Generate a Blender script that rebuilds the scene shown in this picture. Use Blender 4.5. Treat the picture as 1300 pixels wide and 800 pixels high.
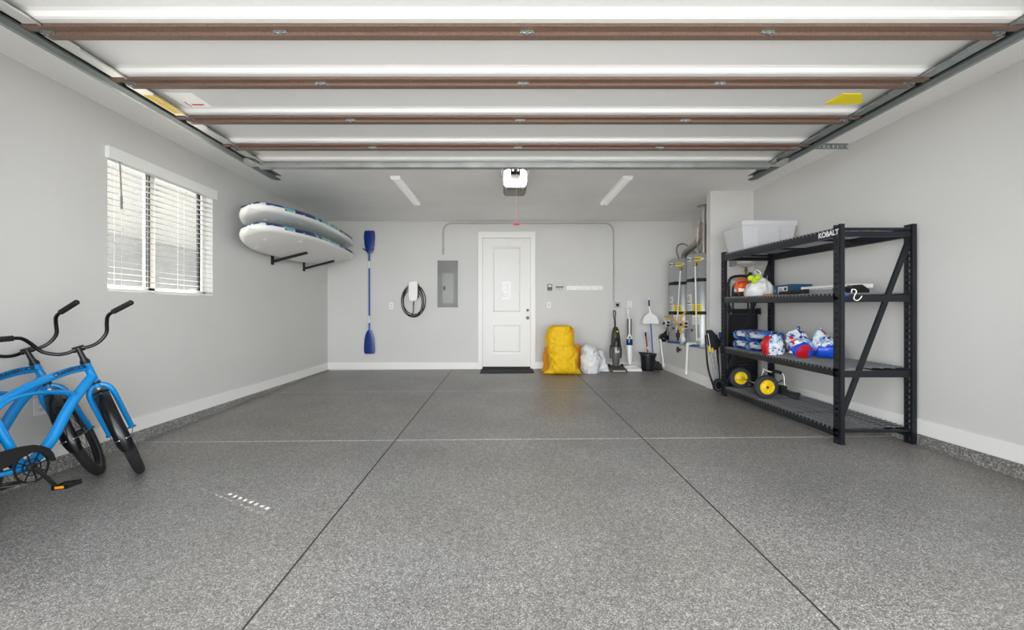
import bpy, bmesh, math, random
from mathutils import Vector, Matrix, noise
for o in list(bpy.data.objects): bpy.data.objects.remove(o)
random.seed(7)
S = bpy.context.scene
PI = math.pi
# ------------------------------------------------------------ camera
F = 555.0; CX = 641.0; CY = 397.0; CZ = 1.1854      # focal length in px of a 1300x800 frame, vanishing point, eye height
cd = bpy.data.cameras.new('camera'); cam = bpy.data.objects.new('camera', cd); S.collection.objects.link(cam)
cam.location = (0, 0, CZ); cam.rotation_euler = (PI/2, 0, 0)
cd.sensor_width = 36; cd.sensor_fit = 'HORIZONTAL'; cd.lens = F/1300*36
cd.shift_x = (650-CX)/1300; cd.shift_y = (CY-400)/1300
cd.clip_start = .02
S.camera = cam
# ------------------------------------------------------------ world, sun, exposure
w = bpy.data.worlds.new('sky'); S.world = w; w.use_nodes = True
bg = w.node_tree.nodes['Background']; bg.inputs[0].default_value = (.93, .965, 1, 1)
SKY_BASE, SKY_STREET = 1.5, 5.2     # even sky, plus a low glow over the street added to brighten the back wall
nt_ = w.node_tree; tcw = nt_.nodes.new('ShaderNodeTexCoord'); sx_ = nt_.nodes.new('ShaderNodeSeparateXYZ'); nt_.links.new(tcw.outputs['Generated'], sx_.inputs[0])
def wm(op, a, b_=None, clamp=False):
    n = nt_.nodes.new('ShaderNodeMath'); n.operation = op; n.use_clamp = clamp
    for i, v in enumerate((a, b_)):
        if v is None: continue
        if isinstance(v, (int, float)): n.inputs[i].default_value = v
        else: nt_.links.new(v, n.inputs[i])
    return n.outputs[0]
fr_ = wm('POWER', wm('MULTIPLY', sx_.outputs[1], -1, True), 1.3)
lo_ = wm('POWER', wm('SUBTRACT', 1, wm('ABSOLUTE', sx_.outputs[2]), True), 3)
nt_.links.new(wm('ADD', wm('MULTIPLY', wm('MULTIPLY', fr_, lo_), SKY_STREET), SKY_BASE), bg.inputs[1])
sd = bpy.data.lights.new('sun', 'SUN'); sd.energy = 15.0; sd.angle = math.radians(.35); sd.color = (1, .97, .93)
sun = bpy.data.objects.new('sun', sd); S.collection.objects.link(sun)
SUND = Vector((1.51, -.87, -1.60)).normalized()
sun.rotation_euler = SUND.to_track_quat('-Z', 'Y').to_euler(); sun.location = (-6, 8, 8)
S.view_settings.view_transform = 'Standard'; S.view_settings.look = 'None'
S.view_settings.gamma = 1; S.view_settings.use_curve_mapping = False
S.view_settings.exposure = 0.82
S.cycles.max_bounces = 12; S.cycles.diffuse_bounces = 8; S.cycles.transparent_max_bounces = 24
# ------------------------------------------------------------ materials
MATS = {}
def lin(c):
    return tuple(((v/255)/12.92 if v/255 <= .04045 else ((v/255+.055)/1.055)**2.4) for v in c)+(1,)
def mat(name, c, rough=.5, metal=0, bump=0, bscale=40, bdist=.01, var=0, vscale=8, coat=0, trans=0, emit=0, spec=.5):
    if name in MATS: return MATS[name]
    m = bpy.data.materials.new(name); m.use_nodes = True; nt = m.node_tree; b = nt.nodes['Principled BSDF']
    b.inputs['Base Color'].default_value = lin(c); b.inputs['Roughness'].default_value = rough
    b.inputs['Metallic'].default_value = metal; b.inputs['Specular IOR Level'].default_value = spec
    if coat: b.inputs['Coat Weight'].default_value = coat
    if emit:
        b.inputs['Emission Color'].default_value = (1, .98, .95, 1); b.inputs['Emission Strength'].default_value = emit
    tc = nt.nodes.new('ShaderNodeTexCoord')
    if var:
        n = nt.nodes.new('ShaderNodeTexNoise'); n.inputs['Scale'].default_value = vscale; n.inputs['Detail'].default_value = 5
        r = nt.nodes.new('ShaderNodeValToRGB')
        l = lin(c); r.color_ramp.elements[0].color = tuple(v*(1-var) for v in l[:3])+(1,); r.color_ramp.elements[1].color = tuple(min(1, v*(1+var)) for v in l[:3])+(1,)
        r.color_ramp.elements[0].position = .3; r.color_ramp.elements[1].position = .7
        nt.links.new(tc.outputs['Object'], n.inputs['Vector']); nt.links.new(n.outputs[0], r.inputs[0]); nt.links.new(r.outputs[0], b.inputs['Base Color'])
    if bump:
        n = nt.nodes.new('ShaderNodeTexNoise'); n.inputs['Scale'].default_value = bscale; n.inputs['Detail'].default_value = 4
        u = nt.nodes.new('ShaderNodeBump'); u.inputs['Strength'].default_value = bump; u.inputs['Distance'].default_value = bdist
        nt.links.new(tc.outputs['Object'], n.inputs['Vector']); nt.links.new(n.outputs[0], u.inputs['Height']); nt.links.new(u.outputs[0], b.inputs['Normal'])
    if trans:   # thin clear or milky sheet: part of the light passes straight
        t = nt.nodes.new('ShaderNodeBsdfTransparent'); mx = nt.nodes.new('ShaderNodeMixShader'); mx.inputs[0].default_value = trans
        out = nt.nodes['Material Output']; nt.links.new(b.outputs[0], mx.inputs[1]); nt.links.new(t.outputs[0], mx.inputs[2]); nt.links.new(mx.outputs[0], out.inputs[0])
    MATS[name] = m; return m
def floor_mat(name, dark, mid, light, scale, rough=.42, bump=.15):
    m = bpy.data.materials.new(name); m.use_nodes = True; nt = m.node_tree; b = nt.nodes['Principled BSDF']; L = nt.links.new
    tc = nt.nodes.new('ShaderNodeTexCoord')
    v = nt.nodes.new('ShaderNodeTexVoronoi'); v.inputs['Scale'].default_value = scale
    sep = nt.nodes.new('ShaderNodeSeparateColor'); r = nt.nodes.new('ShaderNodeValToRGB'); e = r.color_ramp.elements
    e[0].color = lin(dark); e[0].position = 0; e[1].color = lin(light); e[1].position = 1
    for p, c in ((.22, dark), (.3, mid), (.74, mid), (.84, light)):
        k = e.new(p); k.color = lin(c)
    n = nt.nodes.new('ShaderNodeTexNoise'); n.inputs['Scale'].default_value = 1.3; n.inputs['Detail'].default_value = 6
    n2 = nt.nodes.new('ShaderNodeTexNoise'); n2.inputs['Scale'].default_value = 38; n2.inputs['Detail'].default_value = 3
    mr = nt.nodes.new('ShaderNodeMapRange'); mr.inputs[1].default_value = .3; mr.inputs[2].default_value = .72; mr.inputs[3].default_value = .84; mr.inputs[4].default_value = 1.1
    mr2 = nt.nodes.new('ShaderNodeMapRange'); mr2.inputs[1].default_value = .3; mr2.inputs[2].default_value = .7; mr2.inputs[3].default_value = .86; mr2.inputs[4].default_value = 1.14
    mu = nt.nodes.new('ShaderNodeMath'); mu.operation = 'MULTIPLY'
    vm = nt.nodes.new('ShaderNodeVectorMath'); vm.operation = 'SCALE'
    L(tc.outputs['Object'], v.inputs['Vector']); L(tc.outputs['Object'], n.inputs['Vector']); L(tc.outputs['Object'], n2.inputs['Vector'])
    L(v.outputs['Color'], sep.inputs[0]); L(sep.outputs[0], r.inputs[0]); L(n.outputs[0], mr.inputs[0]); L(n2.outputs[0], mr2.inputs[0])
    L(mr.outputs[0], mu.inputs[0]); L(mr2.outputs[0], mu.inputs[1]); L(r.outputs[0], vm.inputs[0]); L(mu.outputs[0], vm.inputs['Scale'])
    n3 = nt.nodes.new('ShaderNodeTexNoise'); n3.inputs['Scale'].default_value = .55; n3.inputs['Detail'].default_value = 5; L(tc.outputs['Object'], n3.inputs['Vector'])
    mr3 = nt.nodes.new('ShaderNodeMapRange'); mr3.inputs[1].default_value = .42; mr3.inputs[2].default_value = .66; L(n3.outputs[0], mr3.inputs[0])
    tn = nt.nodes.new('ShaderNodeMix'); tn.data_type = 'RGBA'; tn.inputs[6].default_value = (1.01, 1.01, 1.02, 1); tn.inputs[7].default_value = (.99, .955, .90, 1); L(mr3.outputs[0], tn.inputs[0])
    vm2 = nt.nodes.new('ShaderNodeVectorMath'); vm2.operation = 'MULTIPLY'; L(vm.outputs[0], vm2.inputs[0]); L(tn.outputs[2], vm2.inputs[1])
    L(vm2.outputs[0], b.inputs['Base Color']); b.inputs['Roughness'].default_value = rough
    bu = nt.nodes.new('ShaderNodeBump'); bu.inputs['Strength'].default_value = bump; bu.inputs['Distance'].default_value = .003
    L(sep.outputs[1], bu.inputs['Height']); L(bu.outputs[0], b.inputs['Normal'])
    MATS[name] = m; return m
def patch_mat(name, cols, scale, rough=.4, dist=.6, base='voronoi'):
    m = bpy.data.materials.new(name); m.use_nodes = True; nt = m.node_tree; b = nt.nodes['Principled BSDF']; L = nt.links.new
    tc = nt.nodes.new('ShaderNodeTexCoord'); n = nt.nodes.new('ShaderNodeTexNoise'); n.inputs['Scale'].default_value = scale*.7; n.inputs['Detail'].default_value = 1
    mx = nt.nodes.new('ShaderNodeMix'); mx.data_type = 'VECTOR'; mx.inputs['Factor'].default_value = dist*.3
    v = nt.nodes.new('ShaderNodeTexVoronoi'); v.inputs['Scale'].default_value = scale
    sep = nt.nodes.new('ShaderNodeSeparateColor'); r = nt.nodes.new('ShaderNodeValToRGB'); r.color_ramp.interpolation = 'CONSTANT'
    e = r.color_ramp.elements
    e[0].position = 0; e[0].color = lin(cols[0]); e[1].position = 1/len(cols); e[1].color = lin(cols[1])
    for i in range(2, len(cols)):
        k = e.new(i/len(cols)); k.color = lin(cols[i])
    L(tc.outputs['Object'], n.inputs['Vector']); L(tc.outputs['Object'], mx.inputs[4]); L(n.outputs['Color'], mx.inputs[5])
    L(mx.outputs[1], v.inputs['Vector']); L(v.outputs['Color'], sep.inputs[0]); L(sep.outputs[0], r.inputs[0]); L(r.outputs[0], b.inputs['Base Color'])
    b.inputs['Roughness'].default_value = rough; MATS[name] = m; return m
WALL = mat('wall_paint', (213, 212, 209), .7, bump=.06, bscale=120, var=.025, vscale=1.2)
CEIL = mat('ceiling_paint', (244, 243, 241), .75, bump=.25, bscale=60, var=.04, vscale=1.5)
TRIM = mat('trim_paint', (240, 239, 236), .4)
DOORW = mat('door_paint', (235, 234, 230), .4)
FLOOR = floor_mat('flake_floor', (100, 98, 95), (131, 129, 126), (181, 179, 175), 230)
STEM = floor_mat('flake_kerb', (98, 97, 96), (128, 127, 125), (182, 180, 176), 150, .4, .4)
DRIVE = mat('driveway_concrete', (206, 205, 202), .8, var=.08, vscale=2)
JOINT = mat('joint_dark', (52, 50, 48), .8)
JOINTL = mat('joint_pale', (190, 188, 184), .7, var=.35, vscale=30)
GALV = mat('galvanised_steel', (150, 156, 156), .38, .85, var=.15, vscale=30)
GALVD = mat('dull_galvanised_steel', (112, 120, 118), .45, .7, var=.12, vscale=25)
ZINC = mat('bright_zinc', (205, 205, 200), .3, .8)
CHROME = mat('chrome', (220, 220, 220), .12, 1)
BROWN = mat('brown_textured_rail', (112, 90, 78), .5, .25, bump=.5, bscale=300, var=.3, vscale=160)
INSUL = mat('white_insulation_board', (208, 208, 207), .42)
WPL = mat('white_plastic', (243, 243, 241), .35)
GWPL = mat('offwhite_plastic', (214, 213, 208), .4)
BLK = mat('black_plastic', (20, 21, 23), .4)
BLKM = mat('matt_black', (14, 14, 15), .65)
RACK = mat('rack_powder_coat', (23, 27, 34), .38, .1)
WIRE = mat('rack_wire', (150, 152, 155), .35, .5)
BLUE = mat('bike_blue', (0, 132, 204), .25, 0, coat=.6)
TIRE = mat('tyre_rubber', (24, 24, 26), .7, bump=.6, bscale=260)
GLASS = mat('window_glass', (235, 240, 240), .05, trans=.9)
YEL = mat('yellow_sack', (246, 196, 4), .6, bump=1, bscale=13, bdist=.05, var=.06, vscale=9)
ORA = mat('amber_sack', (226, 150, 12), .6, bump=1, bscale=13, bdist=.05)
WSACK = mat('white_sack', (232, 232, 234), .5, bump=1, bscale=14, bdist=.05)
PADB = mat('paddle_blue', (3, 46, 126), .3, var=.12, vscale=5)
# ------------------------------------------------------------ helpers
MW = {}
COL = S.collection
def new(): return bmesh.new()
def obj(name, bm, m, parent=None, smooth=False, local=False, bevel=0, mats=None):
    """links a bmesh as ONE mesh object; vertices are given in world metres unless local"""
    me = bpy.data.meshes.new(name)
    if bevel:
        bmesh.ops.bevel(bm, geom=[e for e in bm.edges if len(e.link_faces) == 2 and e.calc_face_angle(0) > .6], offset=bevel, segments=2, affect='EDGES', profile=.5, clamp_overlap=True)
    bmesh.ops.recalc_face_normals(bm, faces=bm.faces[:])
    bm.to_mesh(me); bm.free()
    for q in (mats or [m]): me.materials.append(q)
    if smooth:
        for p in me.polygons: p.use_smooth = True
        try: me.set_sharp_from_angle(angle=math.radians(smooth if smooth > 1 else 40))
        except Exception: pass
    o = bpy.data.objects.new(name, me); COL.objects.link(o)
    if parent:
        o.parent = parent
        if not local: me.transform(MW[parent.name].inverted())
        MW[o.name] = MW[parent.name]
    else:
        MW[o.name] = Matrix.Identity(4)
    return o
def tag(o, label=None, cat=None, group=None, kind=None):
    if label: o['label'] = label
    if cat: o['category'] = cat
    if group: o['group'] = group
    if kind: o['kind'] = kind
    return o
def thing(name, label, cat, loc, rot=None, group=None):
    o = bpy.data.objects.new(name, None); COL.objects.link(o); o.empty_display_size = .05
    o.location = loc
    M = Matrix.Translation(Vector(loc))
    if rot is not None:
        M = M @ rot.to_4x4(); o.rotation_euler = rot.to_euler()
    MW[o.name] = M
    return tag(o, label, cat, group)
def struct(name, bm, m, parent=None, **k):
    o = obj(name, bm, m, parent, **k)
    if not parent: o['kind'] = 'structure'
    return o
def copy_tree(o, parent=None):
    c = o.copy(); COL.objects.link(c); c.parent = parent
    for ch in list(o.children): copy_tree(ch, c)
    return c
def bx(bm, x0, x1, y0, y1, z0, z1, M=None):
    vs = [bm.verts.new((x, y, z)) for x in (x0, x1) for y in (y0, y1) for z in (z0, z1)]
    for f in ((0, 1, 3, 2), (4, 6, 7, 5), (0, 4, 5, 1), (2, 3, 7, 6), (0, 2, 6, 4), (1, 5, 7, 3)):
        bm.faces.new([vs[i] for i in f])
    if M: bmesh.ops.transform(bm, matrix=M, verts=vs)
    return bm
def B(*a): return bx(new(), *a)
def hexa(bm, P8):
    """box from 8 corners: bottom ring of four then top ring of four"""
    vs = [bm.verts.new(p) for p in P8]
    for f in ((3, 2, 1, 0), (4, 5, 6, 7), (0, 1, 5, 4), (1, 2, 6, 5), (2, 3, 7, 6), (3, 0, 4, 7)):
        bm.faces.new([vs[i] for i in f])
    return bm
def cr(pts, n=6, closed=False):
    P = [Vector(p) for p in pts]; out = []; N = len(P)
    if N < 3: return P
    rng = range(N if closed else N-1)
    for i in rng:
        p1 = P[i]; p2 = P[(i+1) % N]
        p0 = P[i-1] if (i > 0 or closed) else p1*2-p2
        p3 = P[(i+2) % N] if (i+2 < N or closed) else p2*2-p1
        for k in range(n):
            t = k/n
            out.append(.5*((2*p1)+(-p0+p2)*t+(2*p0-5*p1+4*p2-p3)*t*t+(-p0+3*p1-3*p2+p3)*t**3))
    if not closed: out.append(P[-1])
    return out
def tube(bm, pts, r, seg=10, closed=False, flat=None):
    P = [Vector(p) for p in pts]; N = len(P)
    R = r if isinstance(r, (list, tuple)) else [r]*N
    rings = []; up = None
    for i in range(N):
        a = P[(i-1) % N] if (i > 0 or closed) else P[i]; b = P[(i+1) % N] if (i < N-1 or closed) else P[i]
        t = (b-a)
        if t.length < 1e-9: t = Vector((0, 0, 1))
        t.normalize()
        if up is None: up = Vector((0, 0, 1)) if abs(t.z) < .9 else Vector((0, 1, 0))
        s = t.cross(up)
        if s.length < 1e-6: s = t.orthogonal()
        s.normalize(); u = s.cross(t).normalized(); up = u
        rings.append([bm.verts.new(P[i]+(s*math.cos(2*PI*k/seg)+u*math.sin(2*PI*k/seg)*(flat or 1))*R[i]) for k in range(seg)])
    for i in range(N if closed else N-1):
        A = rings[i]; C = rings[(i+1) % N]
        for k in range(seg): bm.faces.new((A[k], A[(k+1) % seg], C[(k+1) % seg], C[k]))
    if not closed:
        bm.faces.new(rings[0][::-1]); bm.faces.new(rings[-1])
    return bm
def T(pts, r, seg=10, **k): return tube(new(), pts, r, seg, **k)
def lathe(bm, prof, M=None, seg=32, a0=0, a1=2*PI, caps=True):
    """prof: (radius, height) list about local Z"""
    full = abs(a1-a0-2*PI) < 1e-6; n = seg if full else seg+1
    rings = []
    for r, z in prof:
        rings.append([bm.verts.new(Vector((r*math.cos(a0+(a1-a0)*k/seg), r*math.sin(a0+(a1-a0)*k/seg), z))) for k in range(n)])
    for A, C in zip(rings, rings[1:]):
        for k in range(n if full else n-1): bm.faces.new((A[k], A[(k+1) % n], C[(k+1) % n], C[k]))
    if full and caps:
        if prof[0][0] > 1e-5: bm.faces.new(rings[0][::-1])
        if prof[-1][0] > 1e-5: bm.faces.new(rings[-1])
    if M: bmesh.ops.transform(bm, matrix=M, verts=[v for R_ in rings for v in R_])
    return bm
def prism(bm, poly, lo, hi, plane='xz', M=None):
    """extrude a 2D outline; plane gives its two axes, lo..hi the third"""
    def mk(a, b, c):
        return {'xz': (a, c, b), 'yz': (c, a, b), 'xy': (a, b, c)}[plane]
    A = [bm.verts.new(mk(a, b, lo)) for a, b in poly]; C = [bm.verts.new(mk(a, b, hi)) for a, b in poly]
    bm.faces.new(A); bm.faces.new(C[::-1]); n = len(poly)
    for i in range(n): bm.faces.new((A[i], C[i], C[(i+1) % n], A[(i+1) % n]))
    if M: bmesh.ops.transform(bm, matrix=M, verts=A+C)
    return bm
def blob(bm, rings, seg=40, nz=.02, ns=6, seed=0, cr_n=4, pw=2.4, fold=0):
    """closed cloth-like body: rings of (cx, cy, z, rx, ry)"""
    R = cr([Vector((r[0], r[1], r[2])) for r in rings], cr_n); Q = cr([Vector((r[3], r[4], 0)) for r in rings], cr_n)
    out = []
    for c, q in zip(R, Q):
        ring = []
        for k in range(seg):
            a = 2*PI*k/seg; ca, sa = math.cos(a), math.sin(a)
            f = (abs(ca)**pw+abs(sa)**pw)**(-1/pw)
            p = Vector((ca*f*max(q.x, .001), sa*f*max(q.y, .001), 0))
            v = c+p
            d = noise.noise(v*ns+Vector((seed, 0, 0)))*nz+noise.noise(v*ns*2.7+Vector((0, seed, 0)))*nz*.5
            if fold: d -= abs(noise.noise(v*ns*1.6+Vector((seed*2, 3, 1))))*fold
            v = v+p.normalized()*d+Vector((0, 0, d*.5))
            ring.append(bm.verts.new(v))
        out.append(ring)
    for A, C in zip(out, out[1:]):
        for k in range(seg): bm.faces.new((A[k], A[(k+1) % seg], C[(k+1) % seg], C[k]))
    bm.faces.new(out[0][::-1]); bm.faces.new(out[-1])
    return bm
def text_bm(s, size, fnt_bold=.0, extrude=.0005):
    c = bpy.data.curves.new('txt', 'FONT'); c.body = s; c.size = size; c.extrude = extrude; c.offset = fnt_bold; c.align_x = 'CENTER'; c.align_y = 'CENTER'
    o = bpy.data.objects.new('txt', c); COL.objects.link(o)
    bpy.context.view_layer.update()
    me = bpy.data.meshes.new_from_object(o.evaluated_get(bpy.context.evaluated_depsgraph_get()))
    bm = new(); bm.from_mesh(me); bpy.data.objects.remove(o); bpy.data.curves.remove(c); bpy.data.meshes.remove(me)
    return bm
def xf(bm, M): bmesh.ops.transform(bm, matrix=M, verts=bm.verts[:]); return bm
def Zr(r): return CZ+r                                       # height given relative to the eye
def fz(x, y): return .019*y+.008*x                           # the slab falls towards the big door
def px(x, y, d): return Vector(((x-CX)/F*d, d, CZ-(y-CY)/F*d))  # real point from a sighting and its distance
RX = lambda a: Matrix.Rotation(a, 4, 'X'); RY = lambda a: Matrix.Rotation(a, 4, 'Y'); RZ = lambda a: Matrix.Rotation(a, 4, 'Z')
TR = lambda x, y, z: Matrix.Translation((x, y, z))
# ============================================================ SETTING
XL, XR, YB, YF, ZC = -3.25, 3.43, 8.02, 1.45, Zr(1.676)
def slab(bm, x0, x1, y0, y1, t=.2, up=0):
    c = [(x0, y0), (x1, y0), (x1, y1), (x0, y1)]
    return hexa(bm, [(a, b, fz(a, b)-t) for a, b in c]+[(a, b, fz(a, b)+up) for a, b in c])
fl = struct('floor', slab(new(), XL-.15, XR+.15, YF, YB+.15), FLOOR)
struct('driveway', hexa(new(), [(-9, -14, -.5), (11, -14, -.5), (11, YF-.012, -.5), (-9, YF-.012, -.5), (-9, -14, -.06), (11, -14, -.06), (11, YF-.012, .012), (-9, YF-.012, .012)]), DRIVE)
struct('side_yard', B(-9, XL-.2, YF, 14, -.5, -.02), mat('yard_gravel', (176, 172, 164), .9, var=.2, vscale=20))
# floor joints: saw cuts are dark, the filled one is pale
for nm, x in (('floor_joint', -.962), ('floor_joint', 1.208)):
    b = new(); w_ = .0045
    hexa(b, [(x-w_, YF, fz(x, YF)-.02), (x+w_, YF, fz(x, YF)-.02), (x+w_, YB, fz(x, YB)-.02), (x-w_, YB, fz(x, YB)-.02), (x-w_, YF, fz(x, YF)+.0008), (x+w_, YF, fz(x, YF)+.0008), (x+w_, YB, fz(x, YB)+.0008), (x-w_, YB, fz(x, YB)+.0008)])
    struct(nm, b, JOINT, fl)
for y, w_ in ((3.838, .009), (6.0, .005)):
    b = new()
    hexa(b, [(XL, y-w_, fz(XL, y)-.02), (XR, y-w_, fz(XR, y)-.02), (XR, y+w_, fz(XR, y)-.02), (XL, y+w_, fz(XL, y)-.02), (XL, y-w_, fz(XL, y)+.0006), (XR, y-w_, fz(XR, y)+.0006), (XR, y+w_, fz(XR, y)+.0006), (XL, y+w_, fz(XL, y)+.0006)])
    struct('floor_joint', b, JOINTL, fl)
struct('ceiling', B(XL-.15, XR+.15, YF-.15, YB+.15, ZC, ZC+.2), CEIL)
struct('wall_back', B(XL-.15, XR+.15, YB, YB+.15, -.3, ZC+.1), WALL)
struct('wall_right', B(XR, XR+.15, YF-.15, YB+.15, -.3, ZC+.1), WALL)
WY0, WY1, WZ0, WZ1 = 3.575, 4.862, Zr(.178), Zr(1.335)       # window opening
b = new(); bx(b, XL-.15, XL, YF-.15, WY0, -.3, ZC+.1); bx(b, XL-.15, XL, WY1, YB+.15, -.3, ZC+.1); bx(b, XL-.15, XL, WY0, WY1, -.3, WZ0); bx(b, XL-.15, XL, WY0, WY1, WZ1, ZC+.1)
struct('wall_left', b, WALL)
b = new(); bx(b, XL-.15, -2.37, YF-.15, YF, -.3, ZC+.1); bx(b, 2.57, XR+.15, YF-.15, YF, -.3, ZC+.1); bx(b, -2.37, 2.57, YF-.15, YF, Zr(1.34), ZC+.1)
struct('wall_front', b, WALL)
WX, WYF = 2.835, 6.03
struct('wall_wing', B(WX, XR, WYF, WYF+.12, 0, ZC), WALL)
# heater plinth
PX0, PZ = 2.85, Zr(-.525)
struct('wall_heater_plinth', B(PX0, XR, WYF+.12, YB, 0, PZ), WALL)
def board(name, x0, x1, y0, y1, z0, z1): return struct(name, B(x0, x1, y0, y1, z0, z1), TRIM, bevel=.002)
board('baseboard_left', XL, XL+.016, YF, YB, Zr(-1.042), Zr(-.92))
board('baseboard_right', XR-.016, XR, YF, WYF, Zr(-1.0), Zr(-.878))
board('baseboard_back', XL+.016, -.487, YB-.016, YB, Zr(-1.035), Zr(-.912))
board('baseboard_back', .558, PX0, YB-.016, YB, Zr(-1.035), Zr(-.905))
board('baseboard_plinth', PX0-.016, PX0, WYF+.12, YB-.016, Zr(-1.055), Zr(-.90))
board('baseboard_wing', WX-.012, WX, WYF-.012, WYF+.12, Zr(-1.055), Zr(-.90))
board('baseboard_wing', WX-.012, XR-.016, WYF-.014, WYF, Zr(-1.055), Zr(-.90))
b = new(); c = [(XL-.05, YF), (XL+.045, YF), (XL+.045, YB-.02), (XL-.05, YB-.02)]
hexa(b, [(x, y, fz(x, y)-.05) for x, y in c]+[(XL-.05, YF, Zr(-1.042)), (XL+.028, YF, Zr(-1.042)), (XL+.028, YB-.02, Zr(-1.042)), (XL-.05, YB-.02, Zr(-1.042))])
struct('trim_1', b, STEM)
b = new(); hexa(b, [(XR-.03, YF, -.1), (XR+.05, YF, -.1), (XR+.05, WYF, -.1), (XR-.03, WYF, -.1), (XR-.022, YF, Zr(-1.0)), (XR+.05, YF, Zr(-1.0)), (XR+.05, WYF, Zr(-1.0)), (XR-.022, WYF, Zr(-1.0))])
struct('trim_2', b, STEM)
# window
b = new(); fx0, fx1 = XL-.14, XL-.085; ymid = 4.13
for a in ((WY0, WY0+.05, WZ0, WZ1), (WY1-.05, WY1, WZ0, WZ1), (WY0, WY1, WZ0, WZ0+.05), (WY0, WY1, WZ1-.05, WZ1), (ymid-.04, ymid+.04, WZ0, WZ1)): bx(b, fx0, fx1, *a)
win = struct('window_1', b, WPL)
obj('pane', B(XL-.115, XL-.111, WY0+.05, ymid-.04, WZ0+.05, WZ1-.05), GLASS, win); obj('pane', B(XL-.115, XL-.111, ymid+.04, WY1-.05, WZ0+.05, WZ1-.05), GLASS, win)
b = new(); bx(b, XL-.083, XL-.066, WY1-.14, WY1-.10, WZ0+.05, WZ1-.05); bx(b, XL-.083, XL-.066, ymid-.08, ymid-.045, WZ0+.05, WZ1-.05)
obj('sash_rail', b, mat('dark_sash', (70, 72, 72), .5), win)
# back door
dz0, dz1 = Zr(-.985), Zr(1.36)
b = new(); dx0, dx1 = -.405, .462
bx(b, dx0, dx1, YB-.008, YB-.001, dz0, dz1)
PNL = [((x0-CX)/69.4, (x1-CX)/69.4, CZ+(CY-za)/69.4, CZ+(CY-zb)/69.4) for (x0, x1, za, zb) in ((623.5, 663.5, 399, 311.5), (624, 663.5, 450, 410))]
XA, XB = PNL[0][0], PNL[0][1]
for a in ((dx0, XA, dz0, dz1), (XB, dx1, dz0, dz1), (XA, XB, dz0, PNL[1][2]), (XA, XB, PNL[1][3], PNL[0][2]), (XA, XB, PNL[0][3], dz1)): bx(b, a[0], a[1], YB-.036, YB-.008, a[2], a[3])
door = struct('door_1', b, DOORW)
for (X0, X1, Z0, Z1) in PNL:
    X0, X1 = XA, XB; b = new(); q = .016
    for (a, c_, e, f) in ((X0, X0+q, Z0, Z1), (X1-q, X1, Z0, Z1), (X0+q, X1-q, Z0, Z0+q), (X0+q, X1-q, Z1-q, Z1)): bx(b, a, c_, YB-.041, YB-.008, e, f)
    obj('moulding', b, DOORW, door, bevel=.005)
    b = new(); g, h_ = .040, .062
    A_ = [(X0+g, YB-.008, Z0+g), (X1-g, YB-.008, Z0+g), (X1-g, YB-.008, Z1-g), (X0+g, YB-.008, Z1-g)]; C_ = [(X0+h_, YB-.028, Z0+h_), (X1-h_, YB-.028, Z0+h_), (X1-h_, YB-.028, Z1-h_), (X0+h_, YB-.028, Z1-h_)]
    hexa(b, A_+C_); obj('raised_panel', b, DOORW, door)
for z, r in ((Zr(.045), .026), (Zr(-.095), .031)):
    b = new(); lathe(b, [(r, 0), (r, .012), (r*.5, .016), (r*.5, .035), (r*.85, .045), (r*.8, .062), (.004, .068)], TR(.415, YB-.036, z) @ RX(PI/2), 20)
    obj('door_knob' if r > .03 else 'deadbolt', b, mat('satin_nickel', (120, 118, 112), .3, .9), door, smooth=True)
b = new(); bx(b, dx0-.082, dx0-.004, YB-.046, YB, Zr(-1.035), Zr(1.475)); bx(b, dx1+.004, dx1+.094, YB-.046, YB, Zr(-1.035), Zr(1.475)); bx(b, dx0-.004, dx1+.004, YB-.046, YB, dz1+.006, Zr(1.475))
struct('trim_3', b, TRIM, bevel=.003)
struct('trim_4', B(dx0-.002, dx1+.002, YB-.06, YB-.001, Zr(-1.034), dz0), BLKM)
b = new(); NOTE = mat('pale_notice', (246, 246, 245), .35)
for (x0, x1, y0, y1) in ((637, 649, 357.5, 361), (638, 641, 361, 371), (645.5, 648.5, 361, 379), (637, 648, 377.5, 380.5), (640, 645, 369, 373), (641.5, 644, 362.5, 368), (640, 644, 374.5, 376)):
    bx(b, (x0-CX)/69.4, (x1-CX)/69.4, YB-.0305, YB-.0282, CZ+(CY-y1)/69.4, CZ+(CY-y0)/69.4)
tag(obj('door_hanger', b, NOTE), 'small white cut-out hanger stuck on the upper panel of the white door', 'hanger')
m_ = new(); c = [(-.43, 7.50), (.50, 7.50), (.50, 7.955), (-.43, 7.955)]
hexa(m_, [(x, y, fz(x, y)+.001) for x, y in c]+[(x, y, fz(x, y)+.014) for x, y in c])
tag(obj('door_mat', m_, mat('rubber_mat', (34, 35, 37), .8, bump=.5, bscale=200)), 'black rectangular doormat on the floor below the white entry door', 'doormat')
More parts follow.
